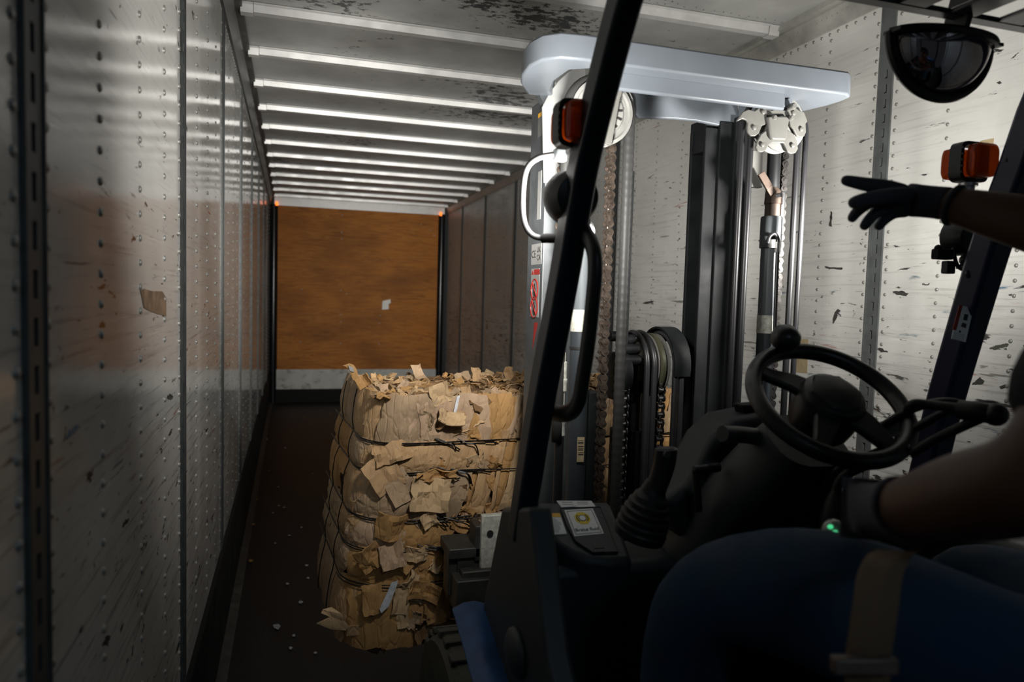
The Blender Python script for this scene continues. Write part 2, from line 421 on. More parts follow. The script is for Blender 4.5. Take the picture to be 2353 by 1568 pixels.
M['shirt'] = mat('dark shirt cloth', (.012, .014, .018), .85, bump=.15, bscale=300)
M['hair'] = mat('black hair', (.008, .007, .006), .6, bump=.4, bscale=200)
M['eye'] = mat('eye white', (.6, .58, .55), .2)
M['strap'] = mat('tan webbing', (.16, .10, .055), .75, bump=.3, bscale=250)
M['seat'] = mat('black vinyl', (.010, .010, .011), .5)
M['green'] = mat('green indicator', (.02, .4, .15), .3, emit=(.1, 1, .4), estr=.5)
M['redled'] = mat('red indicator', (.4, .03, .03), .3, emit=(1, .1, .08), estr=.25)
M['clear'] = mat('display cover', (.30, .32, .28), .08, coat=1)
M['wire'] = mat('baling wire', (.010, .009, .008), .4, .5)
M['paper'] = mat('printed white paper', (.55, .57, .60), .6, var=.25, vscale=60)
def card(name, col, seed):
    m = mat(name, col, .78); N = Nodes(m); o = N.obj()
    c = N.ramp(N.noise(7, 6, .65), [(.28, [x * .62 for x in col]), (.5, col), (.75, [min(1, x * 1.22) for x in col])])
    st = N.noise(1, 3, .6, N.mapped((70, 70, 5), (seed, 0, 0), src=o)); c = N.mix(N.math('MULTIPLY', N.gate(st, .5, .75), .25), c, tuple(x * .6 for x in col))
    N.link(c, N.p.inputs['Base Color'])
    w = N.new('ShaderNodeTexWave'); N.link(N.mapped((1, 1, .06), (0, 0, 0), (0, 0, seed), src=o), w.inputs['Vector']); w.inputs['Scale'].default_value = 75; w.inputs['Distortion'].default_value = .6
    n1 = N.bump(w.outputs['Fac'], .18, None, .0015)
    v = N.new('ShaderNodeTexVoronoi'); v.feature = 'DISTANCE_TO_EDGE'; N.link(N.mapped((1, 1, .38), (seed, 0, 0), (0, .25, 0)), v.inputs['Vector']); v.inputs['Scale'].default_value = 30
    cr = N.gate(v.outputs['Distance'], 0.0, .10)
    n2 = N.bump(cr, .35, None, .006, n1)
    N.bump(N.noise(30, 6, .65, N.mapped((1, 1, .5), (seed, 0, 0))), .4, N.p, .008, n2)
    return m
CARD = [card('cardboard tan', (.46, .29, .145), .3), card('cardboard pale', (.55, .38, .21), 1.1), card('cardboard ochre', (.42, .235, .085), 2.0), card('cardboard grey brown', (.36, .25, .15), 2.9), card('cardboard pinkish', (.46, .315, .20), .9)]
CARD_DARK = card('cardboard shaded brown', (.20, .115, .05), .5)  # shade inside the bale is put into this colour; also mixed among scraps

# ================================================================== TRAILER SHELL
YB, YF, W = -1.6, 10.55, 2.5           # rear, front wall, inside width
ZK, ZT = .43, 2.775                     # top of scuff plate, bottom of top rail
# ---- floor
b = MB(); b.box(.05, W - .05, YB, YF, -.06, 0)
floor = struct(b.build('floor', M['floor'], smooth=False), 'black worn trailer floor with fine lengthwise streaks')
for nm, x0, x1 in (('edge_strip', 0, .055), ('edge_strip', W - .055, W)):
    b = MB(); b.box(x0, x1, YB, YF, -.05, .006); b.build(nm, M['strip'], floor, smooth=False)

def rivet_mesh(r, ax):
    b = MB(); pr = [(r, 0), (r * .92, r * .28), (r * .6, r * .52), (0.0, r * .62)]
    b.lathe(pr, (0, 0, 0), ax, 9)
    o = b.build('rivet', M['rivet'], None, angle=1.2); me = o.data
    c = o.location.copy(); bpy.data.objects.remove(o)
    return me, c
RIV_STUFF = []
def rivets(spots, panel, me, c, left):
    """spots: list of points on the wall; the nearest in view become objects, the rest one joined part."""
    rest = MB()
    for k, p in spots:
        if k:
            o = bpy.data.objects.new('rivet', me); place(o, V(p) + c, panel)
        else:
            r = .0062; s = 1 if left else -1
            n = 6; vs = [V(p) + V((0, math.cos(t) * r, math.sin(t) * r)) for t in [2 * math.pi * i / n for i in range(n)]]
            vs2 = [V(p) + V((s * r * .5, math.cos(t) * r * .6, math.sin(t) * r * .6)) for t in [2 * math.pi * i / n for i in range(n)]]
            rest.add(vs + vs2, [(i, (i + 1) % n, n + (i + 1) % n, n + i) for i in range(n)] + [tuple(range(n, 2 * n))])
    if rest.v:
        o = rest.build('rivets', M['rivet'], panel, angle=1.2); o['kind'] = 'stuff'

def post(side, y, parent):
    """a galvanised wall post with a ladder of slots, built with real pockets"""
    w, d = .0335, .004; s = 1 if side == 'l' else -1; X = 0 if side == 'l' else W
    b = MB(); z0, z1 = ZK, ZT
    def bx(ya, yb, za, zb, xa, xb):
        xs = sorted((X + s * xa, X + s * xb)); b.box(xs[0], xs[1], ya, yb, za, zb)
    hw = .0075
    bx(y - w, y - hw, z0, z1, -.012, d); bx(y + hw, y + w, z0, z1, -.012, d)
    pitch, sl = .0565, .034
    near = y < 5.2
    if near:
        z = z0 + .02
        prev = z0
        while z + sl < z1 - .22:
            bx(y - hw, y + hw, prev, z, -.012, d); prev = z + sl; z += pitch
        bx(y - hw, y + hw, prev, z1, -.012, d)
        b.mi = 1; bx(y - hw, y + hw, z0, z1, -.016, -.010); b.mi = 0
    else: bx(y - hw, y + hw, z0, z1, -.012, d * .3)
    # rolled edges
    for e in (-1, 1): bx(y + e * w - .002, y + e * w + .002, z0, z1, -.002, d + .003)
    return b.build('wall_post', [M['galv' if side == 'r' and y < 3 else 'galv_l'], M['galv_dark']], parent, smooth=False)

def wall(side):
    left = side == 'l'; X = 0 if left else W; s = 1 if left else -1
    b = MB(); b.box(X - s * .05 if left else X + .02, X - s * .02 if left else X + .05, YB, YF, -.05, 2.9)
    w = struct(b.build('wall_left' if left else 'wall_right', M['galv_dark'], smooth=False),
               'left trailer wall of riveted painted sheets and slotted posts' if left else 'right trailer wall of white riveted sheets with scuffs')
    b = MB(); b.box(*((-.02, .012) if left else (W - .012, W + .02)), YB, YF, 0, ZK); b.build('scuff_plate', M['kick'], w, smooth=False)
    # the ledge of the scuff plate
    b = MB(); b.box(*((-.01, .016) if left else (W - .016, W + .01)), YB, YF, ZK - .012, ZK + .002); b.build('scuff_rail', M['kick'], w, smooth=False)
    # top rail: lower flange, cove and inner groove
    xs = lambda a: X + s * a
    prof = [(-.02, ZT), (.012, ZT), (.04, 2.842), (.043, 2.842), (.043, 2.850), (.070, 2.852), (.070, 2.90), (-.02, 2.90)]
    b = MB(); b.prism([(xs(a), YB, z) for a, z in prof], (0, YF - YB, 0))
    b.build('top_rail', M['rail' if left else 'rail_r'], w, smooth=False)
    b = MB(); y = YB + .05
    while y < YF - .1:
        if 1.5 < y < 9.5: b.ball((xs(.030), y, 2.822), .0042, 6)
        y += .0305 if not left else .12
    o = b.build('rail_rivets', M['rivet'], w); o['kind'] = 'stuff'
    py = [.97 + 1.21 * k for k in range(-2, 8)] if left else [2.31 + 1.21 * k for k in range(-3, 7)]
    for y in py:
        if y > YB: post(side, y, w)
    me, c = rivet_mesh(.0074 if left else .0072, (s, 0, 0))
    edges = [YB] + [y for y in py if y > YB] + [YF]
    cand = []
    panels = []
    for i in range(len(edges) - 1):
        y0, y1 = edges[i] + .03, edges[i + 1] - .03
        if y1 - y0 < .1: continue
        b = MB(); th = .004
        b.box(*((-.016, 0) if left else (W, W + .016)), y0, y1, ZK, ZT + .01)
        p = b.build('wall_panel', M['wall_l' if left else 'wall_r'], w, smooth=False); panels.append(p)
        cols = [y0 + .026, y0 + .29, y0 + .60, y0 + .89, y1 - .026] if y1 - y0 > 1.0 else [y1 - .026, y1 - .29]
        pit = .0485
        for ci, yc in enumerate(cols):
            z = ZK + .05 + (.02 if ci % 2 else 0)
            while z < ZT - .03:
                cand.append((p, (X, yc + R.uniform(-.001, .001), z))); z += pit
        y = y0 + .05
        while y < y1 and y0 > .5:
            cand.append((p, (X, y, ZT - .016))); y += .05
    def key(q):
        d = (V(q[1]) - CAM).length
        return d if in_view(q[1]) else 99 + d
    cand.sort(key=key)
    single = set(); n = 0
    for i, q in enumerate(cand):
        if n < 296 and in_view(q[1], 10): single.add(i); n += 1
    by = {}
    for i, (p, pt) in enumerate(cand): by.setdefault(p, []).append((i in single, pt))
    for p, l in by.items(): rivets(l, p, me, c, left)
    return w, panels
wall_l, panels_l = wall('l')
wall_r, panels_r = wall('r')

# ---- ceiling: sheet and roof bows
b = MB(); b.box(0, W, YB, YF, 2.876, 2.92)
ceiling = struct(b.build('ceiling', M['roof'], smooth=False), 'grey metal trailer roof with peeling dark patches')
bows = [2.93 + .612 * k for k in range(-3, 13)]
def bow_mb(y):
    b = MB(); x0, x1 = .118, W - .118
    pr = [(-.043, 2.874), (-.043, 2.870), (-.026, 2.868), (-.021, 2.838), (.021, 2.838), (.026, 2.868), (.043, 2.870), (.043, 2.874)]
    b.prism([(x0, y + a, z) for a, z in pr], (x1 - x0, 0, 0))
    return b
for y in bows:
    o = bow_mb(y).build('roof_bow', M['alu'], ceiling, smooth=False)
    b = MB()
    for x0, x1 in ((.062, .116), (W - .116, W - .062)):
        pr = [(-.040, 2.874), (-.030, 2.866), (-.024, 2.832), (.024, 2.832), (.030, 2.866), (.040, 2.874)]
        b.prism([(x0, y + a, z) for a, z in pr], (x1 - x0, 0, 0))
    b.build('bow_bracket', M['alu'], o, smooth=False)
b = MB()                                                   # rows of small roof fasteners either side of the near right bow
for y in (2.93, 3.54):
    for dy in (-.075, .075):
        x = 1.2
        while x < 2.42:
            b.ball((x + R.uniform(-.006, .006), y + dy + R.uniform(-.012, .012), 2.874), .0042, 6); x += .045
o = b.build('roof_fasteners', M['steel'], ceiling); o['kind'] = 'stuff'

# ---- front wall
b = MB(); b.box(0, W, YF, YF + .05, 0, 2.9)
front = struct(b.build('wall_front', M['galv_dark'], smooth=False), 'front trailer wall lined with orange brown plywood')
b = MB(); b.box(.10, 2.37, YF - .022, YF - .001, .47, 2.745); ply = b.build('plywood_panel', M['ply'], front, smooth=False)
b = MB(); b.box(.09, 2.38, YF - .035, YF - .001, .19, .47); b.build('kick_plate', M['kick_white'], front, smooth=False)
b = MB(); b.box(.0, W, YF - .045, YF - .001, 0, .19); b.build('sill_plate', M['kick'], front, smooth=False)
b = MB(); b.box(.06, W - .06, YF - .05, YF - .001, 2.745, 2.86); b.build('header_rail', M['alu'], front, smooth=False)
for x0, x1 in ((.0, .112), (2.352, 2.46)):
    b = MB(); n = 8; cx = (x0 + x1) / 2; rx = (x1 - x0) / 2
    b.prism([(cx - rx * math.cos(math.pi * i / n), YF - .065 * math.sin(math.pi * i / n), .0) for i in range(n + 1)], (0, 0, 2.76))
    b.build('corner_post', M['blackpost'], front, angle=1.2)
for x, z in [(.97, 2.66), (.97, 2.42), (.97, 2.33), (.97, 1.60), (.97, 1.25), (.97, 1.15), (1.52, 1.14), (1.52, .84), (.97, .84), (2.24, 2.52), (2.3, 2.45), (.43, 1.60), (1.53, 1.25), (.42, .86), (2.1, 2.6), (1.05, 1.55)]:
    b = MB(); b.lathe([(.009, 0), (.006, .004), (0, .005)], (x, YF - .022, z), (0, -1, 0), 8); b.build('screw', M['rivet'], ply)
b = MB(); q = [PY(px, py, YF - .0245) for px, py in ((879, 692), (897, 688), (898, 696), (893, 699), (893, 711), (878, 712))]
b.prism(q, (0, .002, 0)); tag(b.build('paper_label', M['white'], base=True, smooth=False), 'small torn white label stuck on the plywood front wall', 'label')
for nm, px, lab in (('marker_light', 636, 'tiny orange marker light at top left corner of plywood wall'), ('marker_light', 1013, 'tiny orange marker light at top right corner of plywood wall')):
    p = PY(px, 468 if px < 700 else 492, YF - .075); b = MB(); b.obox(p, (.016, 0, 0), (0, .012, 0), (0, 0, .026))
    tag(b.build(nm, M['marker'], bevel=.005, base=True), lab, 'light')

# ---- marks on the walls that have an edge of their own: tape and torn patches
def decal(pix, wallx, matl, name, label, cat, th=.0012):
    s = 1 if wallx < 1 else -1
    q = [PX(a, b_, wallx + s * .0004) for a, b_ in pix]; b = MB(); b.prism(q, (s * th, 0, 0))
    return tag(b.build(name, matl, smooth=False, base=True), label, cat)
decal(((322, 668), (331, 664), (347, 669), (372, 670), (381, 684), (381, 727), (362, 722), (345, 716), (330, 708)), 0, M['torn'], 'torn_sticker', 'torn brown sticker remnant on the left wall', 'sticker')
decal(((1832, 779), (1858, 780), (1857, 803), (1855, 858), (1829, 856)), W, M['tape'], 'tape_strip', 'beige tape strip with pale print on right wall beside the mast', 'tape')
decal(((2253, 324), (2284, 318), (2282, 345), (2252, 350)), W, M['tape'], 'tape_piece', 'beige tape piece on right wall behind the amber lamp', 'tape')
def rub(pix, wallx, matl, w, th=.0005):
    s = 1 if wallx < 1 else -1
    q0 = [PX(a, b_, wallx + s * .0003) for a, b_ in pix]; q = []
    size = max((a - c).length for a in q0 for c in q0)
    for i in range(len(q0)):                                        # ragged outline
        for k in range(5):
            p = q0[i].lerp(q0[(i + 1) % len(q0)], k / 5); q.append(p + V((0, R.uniform(-1, 1), R.uniform(-.6, .6))) * size * .045)
    b = MB(); b.prism(q, (s * th, 0, 0))
    wl, pans = w; y = sum(p.y for p in q) / len(q)
    pan = min(pans, key=lambda p: abs(WL[p].y - y)); b.build('paint_rub', matl, pan, smooth=False)
LW, RW = (wall_l, panels_l), (wall_r, panels_r)
rub(((147, 1009), (160, 990), (176, 978), (184, 981), (170, 998), (154, 1011)), 0, M['smear'], LW)
rub(((385, 908), (392, 906), (398, 911), (396, 917), (388, 920), (384, 915)), 0, M['chip'], LW)
for pix in (((1912, 745), (1918, 716), (1927, 710), (1925, 722), (1918, 742)), ((1893, 612), (1933, 614), (1936, 619), (1905, 620)), ((2048, 670), (2070, 668), (2087, 675), (2082, 680), (2058, 677)), ((2016, 800), (2028, 801), (2033, 809), (2024, 810)), ((1858, 213), (1900, 191), (1924, 187), (1880, 206)), ((2232, 885), (2252, 868), (2262, 876), (2258, 884)), ((2290, 190), (2298, 186), (2302, 191), (2296, 194)), ((1905, 520), (1909, 486), (1912, 488), (1911, 521)), ((2296, 889), (2310, 883), (2318, 890), (2300, 895))):
    rub(pix, W, M['chip'], RW)

# ================================================================== CARDBOARD BALE
BN, BFAR, BXR = 2.35, 3.00, 1.70
ZB, ZTOP = .415, 1.262
bale = thing('cardboard_bale', 'wire-tied bale of crushed brown cardboard carried in front of the forklift', 'bale', (1.15, 2.68, ZB))
def lerp(a, b, t): return a + (b - a) * t
STRAP_Z = [PY(1000, y, BN).z for y in (1013, 1080, 1184, 1252, 1326)]
def bulge(z):
    zs = [ZTOP + .02] + STRAP_Z + [ZB - .03]
    for a, c in zip(zs, zs[1:]):
        if c <= z <= a:
            t = (z - c) / (a - c); return (1 - abs(2 * t - 1) ** 3) * min(.014, .12 * (a - c))
    return 0
def bsurf(s, z, off=0.0):
    """s: metres along the girth from the far left corner (0) round the near left corner to the near right corner."""
    t = (ZTOP - z) / (ZTOP - ZB)
    xlf = lerp(.525, .425, t) - .012 * math.sin(math.pi * t); xln = lerp(.575, .475, t) - .01 * math.sin(math.pi * t)
    r = .13
    A = V((xlf, BFAR, z)); Bc = V((xln, BN, z)); Cc = V((BXR, BN + .01, z))
    l1 = (Bc - A).length - r; arc = r * math.pi / 2 * .96
    o = off + bulge(z)
    if s < l1:
        d = (Bc - A).normalized(); p = A + d * s; n = V((-d.y, d.x, 0)); n = n if n.x < 0 else -n
    elif s < l1 + arc:
        u = (s - l1) / arc * math.pi / 2
        d = (Bc - A).normalized(); e = (Cc - Bc).normalized()
        c = Bc - d * r + e * r
        n = -e * math.cos(u) + d * math.sin(u); p = c + n * r; n.normalize()
    else:
        e = (Cc - Bc).normalized(); p = Bc + e * (r + s - l1 - arc); n = V((0, -1, 0))
    return p + n * o, n
def s_of_x(x, z):
    lo, hi = .5, 2.2
    for _ in range(30):
        m = (lo + hi) / 2
        if bsurf(m, z)[0].x < x: lo = m
        else: hi = m
    return lo
def crump(p, k=9, a=.008): return noise.noise(V(p) * k) * a + noise.noise(V(p) * k * 2.7) * a * .5
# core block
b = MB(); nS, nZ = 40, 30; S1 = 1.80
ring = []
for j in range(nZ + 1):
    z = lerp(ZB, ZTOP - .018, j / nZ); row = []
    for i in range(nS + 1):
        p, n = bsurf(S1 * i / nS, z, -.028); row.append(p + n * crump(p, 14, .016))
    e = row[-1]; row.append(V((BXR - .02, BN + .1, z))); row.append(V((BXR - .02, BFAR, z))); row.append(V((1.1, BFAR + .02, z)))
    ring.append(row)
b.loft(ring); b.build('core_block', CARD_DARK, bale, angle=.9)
NSH = [0]
def card_piece(b, m=None, name='cardboard_sheet', label=None):
    NSH[0] += 1
    return b.build(name, m or R.choice(CARD), bale, angle=.30, label=label)
def ridge(x, y, sd): return 1 - 2 * abs(noise.noise(V((x, y, sd))))
def wrap(s0, s1, z0, z1, out=.004, lean=0.0, nu=10, nv=9, m=None, amp=.010, curl=0.0, jag=.008, fold=1.0):
    """a cardboard sheet crushed onto the bale's face, creased mostly upright"""
    sd = R.uniform(0, 99); fr = R.uniform(14, 30)
    def fn(u, v):
        uu = min(1, max(0, u + .5 / nu * noise.noise(V((v * 9, sd, 2))) * (0 < u < 1)))
        z = lerp(z0, z1, v) + jag * noise.noise(V((u * 5 + sd, v * 3, 0))) * 1.3
        s = lerp(s0, s1, uu) + lean * (v - .5) + jag * noise.noise(V((v * 5, sd, u)))
        q, n = bsurf(max(s, .0), z, 0)
        o = out + fold * (.0065 * ridge(s * fr + z * 2.5, z * 2, sd) + .0045 * ridge(s * 60 + z * 6, z * 5, sd + 4) + .003 * ridge(s * 20, z * 40, sd + 9)) + amp * .7 * noise.noise(V((s * 9 + sd, z * 6, 0))) + curl * (1 - min(1, 4 * min(u, 1 - u)))
        return q + n * o
    b = MB(); b.sheet(fn, nu, nv, .0040)
    return card_piece(b, m)
def slab(s, w, z0, z1, out, lean, m=None):
    """edge of a folded box seen end on: a narrow upright strip with a rounded crest"""
    sd = R.uniform(0, 99)
    def fn(u, v):
        z = lerp(z0, z1, v) + .006 * noise.noise(V((sd, u * 3, v))); ss = s + w * (u - .5) + lean * (v - .5) + .005 * noise.noise(V((v * 5, sd, 0)))
        q, n = bsurf(ss, z, 0)
        return q + n * (out + .006 * math.sin(math.pi * u) + .007 * noise.noise(V((ss * 20, z * 9 + sd, 3))) + .003 * ridge(z * 30, sd, 1))
    b = MB(); b.sheet(fn, 3, 9, .004); return card_piece(b, m)
def scrap(c, n, size, asp, tilt, m=None, curl=.3, nu=4, nv=3, spin=None, name='cardboard_scrap', label=None, up=None, jag=.22):
    """a torn, bent piece of cardboard at c, facing roughly n"""
    n = V(n).normalized(); a = n.orthogonal().normalized() if up is None else V(up).cross(n).normalized()
    rot = Matrix.Rotation(R.uniform(0, 6.28) if spin is None else spin, 3, n); a = rot @ a; c2 = n.cross(a)
    tl = Matrix.Rotation(tilt, 3, a); n2 = tl @ n; c2 = tl @ c2
    sd = R.uniform(0, 99)
    def fn(u, v):
        x = (u - .5) * size; y = (v - .5) * size * asp
        e = noise.noise(V((u * 6 + sd, v * 6, 0))) * size * jag
        return V(c) + a * (x + e * (1 if abs(u - .5) > .4 else .3)) + c2 * (y + e * .8) + n2 * (curl * size * (2 * (u - .5)) ** 2 * (1 if sd > 50 else -1) * .5 + size * .14 * ridge(u * 1.7 + v * .6, v * 1.4, sd) + size * .10 * noise.noise(V((u * 4, v * 4, sd))))
    b = MB(); b.sheet(fn, nu, nv, .004); return card_piece(b, m, name, label)
zs = [ZTOP] + STRAP_Z + [ZB]
E_ = .006
sx = lambda x, z: s_of_x(x, z)
# left face and corner: broad sheets that run past the wires
for (a_, c_, t0, t1, o, ln, mi) in (
    (.00, .24, 0, 1, .003, .00, 3), (.20, .46, 0, 1, .007, .02, 3), (.42, .66, 0, 1, .010, .03, 0), (.62, .76, 0, 1, .016, .02, 3), (.72, .96, 0, 1, .012, -.05, 4), (.90, 1.02, 0, 1, .016, .02, 2),
    (.00, .26, 1, 3, .003, -.04, 2), (.22, .44, 1, 2.4, .008, .03, 2), (.40, .62, 1, 2, .010, -.05, 3), (.58, .80, 1, 2, .012, .06, 0), (.40, .60, 2, 3, .012, .08, 0), (.56, .74, 2, 3, .014, .05, 3), (.72, .92, 2, 3, .014, .03, 3), (.78, .96, 1, 2, .016, .02, 0),
    (.00, .22, 3, 5, .003, .05, 3), (.19, .40, 3, 5, .008, .07, 3), (.37, .58, 3, 4, .010, .05, 0), (.36, .58, 4, 5, .012, .06, 3), (.55, .74, 3, 4.4, .010, .04, 4), (.72, .90, 3, 4, .012, .0, 2),
    (.00, .24, 5, 6, .004, .07, 3), (.21, .44, 5, 6, .010, .06, 3), (.42, .60, 5, 6, .008, .05, 0), (.56, .76, 5, 6, .006, .0, 2), (.56, .74, 4, 5, .008, .0, 2), (.72, .92, 4, 6, .004, .0, 2)):
    zz = lambda t: lerp(zs[int(t)], zs[min(6, int(t) + 1)], t - int(t))
    wrap(a_, c_, zz(t1) - .004, zz(t0) + .004, out=o, lean=ln, nu=14, nv=10 if t1 - t0 < 1.6 else 16, m=CARD[mi], amp=.012)
# right part: stacked box edges running up the face, some through two wires
for (t0, t1, xa_) in ((0, 1, .90), (1, 3, .88), (3, 6, .84)):
    x = xa_
    while x < BXR - .02:
        w = R.choice((.016, .022, .028, .034, .045, .07)) * R.uniform(.8, 1.2)
        z1 = zs[t0] + R.uniform(-.012, .004); z0 = zs[t1] + R.uniform(-.004, .006)
        zm = (z0 + z1) / 2; mm = R.choice((CARD[0], CARD[2], CARD[2], CARD[1], CARD[4], CARD[0]))
        if w > .04: wrap(sx(x, zm), sx(x + w * 1.1, zm), z0, z1, out=R.uniform(-.002, .008), lean=.012 + R.uniform(-.015, .02), nu=6, nv=9, amp=.010, m=mm)
        else: slab(sx(x + w / 2, zm), w * 1.12, z0, z1, R.uniform(-.010, .010), .015 + R.uniform(-.012, .02), mm)
        x += w
# folded block ends just above the first wire, their highlight put into paler card
for x, w in ((.66, .10), (1.03, .055), (1.14, .13), (1.31, .07), (1.42, .10), (1.58, .08)):
    z0 = zs[1] + .006
    wrap(sx(x, z0), sx(x + w, z0), z0, z0 + R.uniform(.065, .085), out=.014, lean=-.01, nu=5, nv=4, amp=.006, m=R.choice((CARD[1], CARD[4])))
# middle: crumpled and torn pieces
for i in range(92):
    z = R.uniform(ZB + .02, ZTOP - .02); t = (ZTOP - z) / (ZTOP - ZB)
    x = R.gauss(.86, .07) if t < .5 else R.gauss(.79, .09)
    if t < .55 and R.random() < .35: continue
    x = min(max(x, .66), 1.0)
    p, n = bsurf(sx(x, z), z, R.uniform(.002, .016))
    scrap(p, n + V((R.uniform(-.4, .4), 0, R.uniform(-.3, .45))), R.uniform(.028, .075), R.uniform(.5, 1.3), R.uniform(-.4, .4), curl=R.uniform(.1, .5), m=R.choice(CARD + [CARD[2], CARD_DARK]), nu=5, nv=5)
# the clearly separate flaps on the near face
def flap(px, py, w, h, tilt, spin, m, out=.03, curl=.15, label=None, y=None):
    p = PY(px, py, (BN - out) if y is None else y); scrap(p, (0, -1, .15), w, h / w, tilt, m, curl, 6, 5, spin, 'cardboard_flap', label, up=(0, 0, 1), jag=.09)
flap(987, 1136, .125, .112, .16, -.10, CARD[1], .045, .08)
flap(917, 1120, .085, .11, -.1, .45, CARD[3], .030)
flap(880, 1090, .10, .12, .1, .55, CARD[0], .022)
flap(900, 1215, .10, .09, .35, -.15, CARD[2], .050, .6)
flap(852, 1283, .085, .085, .3, .55, CARD[2], .045, .3)
flap(900, 1280, .075, .08, -.25, .2, CARD[4], .040, .4)
flap(958, 1275, .075, .05, .3, -.05, CARD[1], .045, .5)
flap(856, 1378, .065, .10, .05, .08, CARD[2], .030, .12)
flap(921, 1382, .050, .085, .1, -.15, CARD[1], .035, .3)
flap(925, 1425, .040, .055, .1, .1, CARD[1], .035, .2)
flap(1035, 965, .085, .05, -.5, -.2, CARD[1], .055, .4)
flap(1010, 905, .065, .07, .2, .35, CARD[1], .030, .15)
flap(905, 1040, .13, .065, -.15, .25, CARD[0], .028, .25)
flap(1000, 1090, .13, .03, .35, .06, CARD[2], .040, .2)
flap(985, 1195, .05, .05, .2, .4, CARD[1], .04, .4)
flap(975, 1355, .10, .06, .2, -.3, CARD[2], .035, .5)
flap(1000, 1410, .09, .07, -.1, .1, CARD[2], .025, .4)
flap(948, 1340, .06, .05, .5, .8, CARD[1], .045, .6)
# left silhouette: loose tongue at the foot and torn strip with tape on top
def tongue(name, pix, y, m, label=None, th=.005):
    q = [PY(a, c, y + R.uniform(-.01, .01)) for a, c in pix]; b = MB(); b.prism(q, (0, th, 0)); return card_piece(b, m, name, label)
tongue('cardboard_flap', ((728, 1434), (760, 1419), (738, 1410), (742, 1402), (762, 1397), (785, 1412), (800, 1440), (796, 1450), (760, 1447)), BN + .02, CARD[1], 'pale loose cardboard tongue at the foot of the bale')
tongue('cardboard_flap', ((800, 1440), (795, 1463), (815, 1461), (850, 1458), (872, 1450), (860, 1436)), BN + .01, CARD[0])
tp = catmull([PY(a, c, 2.55) for a, c in ((826, 878), (817, 868), (812, 852), (805, 842), (795, 838))], 4)
b = MB(); b.loft([[p + V((.011, 0, .004)), p + V((.011, .004, .004)), p + V((-.011, .006, -.004)), p + V((-.011, .001, -.004))] for p in tp]); card_piece(b, CARD[2], 'cardboard_strip')
b = MB(); q = [PY(a, c, 2.543) for a, c in ((800, 840), (812, 845), (814, 856), (804, 853))]; b.prism(q, (0, .003, 0)); b.build('silver_tape', M['steel'], bale, smooth=False, label='scrap of silver tape on the torn strip')
scrap(PY(836, 876, 2.50), (-.4, -1, .3), .045, .9, .3, CARD[2], .9, 6, 4, .6, 'cardboard_flap', up=(0, 0, 1), jag=.08)
# top: a rough field of crushed edges
for i in range(150):
    x, y = R.uniform(.56, 1.68), R.uniform(BN + .0, BFAR - .02)
    if i < 70: y = R.uniform(BN - .008, BN + .07)
    n = V((R.uniform(-.8, .8), R.uniform(-1.2, .1), 1))
    scrap((x, y, ZTOP - .010 + R.uniform(-.008, .006)), n, R.uniform(.022, .06), R.uniform(.4, .9), R.uniform(-.4, .4), curl=R.uniform(.1, .5), nu=3, nv=3)
tb = MB()
for i in range(520):
    x, y = R.uniform(.56, 1.69), BN + .01 + (BFAR - BN - .03) * R.random() ** 1.3
    r = R.uniform(.010, .026); a = R.uniform(0, 6.28); t = R.uniform(-.9, .9); d = V((math.cos(a), math.sin(a), R.uniform(-.3, .3))) * r; e = V((-math.sin(a) * math.cos(t), math.cos(a) * math.cos(t), abs(math.sin(t)))) * r * R.uniform(.4, 1.1)
    c = V((x, y, ZTOP - .014 + R.uniform(0, .010))); k = V((0, 0, R.uniform(-.006, .008)))
    tb.mi = i % 4; tb.sheet(lambda u, v: c + d * (2 * u - 1) + e * (2 * v - 1) + k * (1 - abs(2 * u - 1)), 2, 1, .003)
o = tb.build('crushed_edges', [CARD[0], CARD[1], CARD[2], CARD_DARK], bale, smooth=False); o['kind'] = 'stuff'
for px, py in ((1095, 855), (1170, 858), (960, 853), (1060, 862), (1205, 862)):
    scrap(PY(px, py + 5, 2.8), (0, -1, .4), .06, .6, R.uniform(-.3, .3), curl=.4)
# white paper shreds
for pix in (((872, 1401), (900, 1340), (915, 1335), (910, 1352), (893, 1395), (876, 1410)), ((1038, 967), (1050, 912), (1057, 909), (1052, 935), (1044, 966))):
    b = MB(); b.prism([PY(a, c, BN - .045) for a, c in pix], (0, .003, 0)); b.build('paper_shred', M['paper'], bale, smooth=False, label='crumpled printed white paper shred')
# bottom: hanging dark shreds
for i in range(30):
    x = R.uniform(.52, 1.15); scrap((x, BN + R.uniform(0, .04), ZB + R.uniform(-.005, .05)), (R.uniform(-.3, .3), -1, -.2), R.uniform(.05, .10), R.uniform(.4, .9), R.uniform(-.4, .4), curl=.4, m=R.choice((CARD[2], CARD[3], CARD_DARK)), nu=3, nv=3)
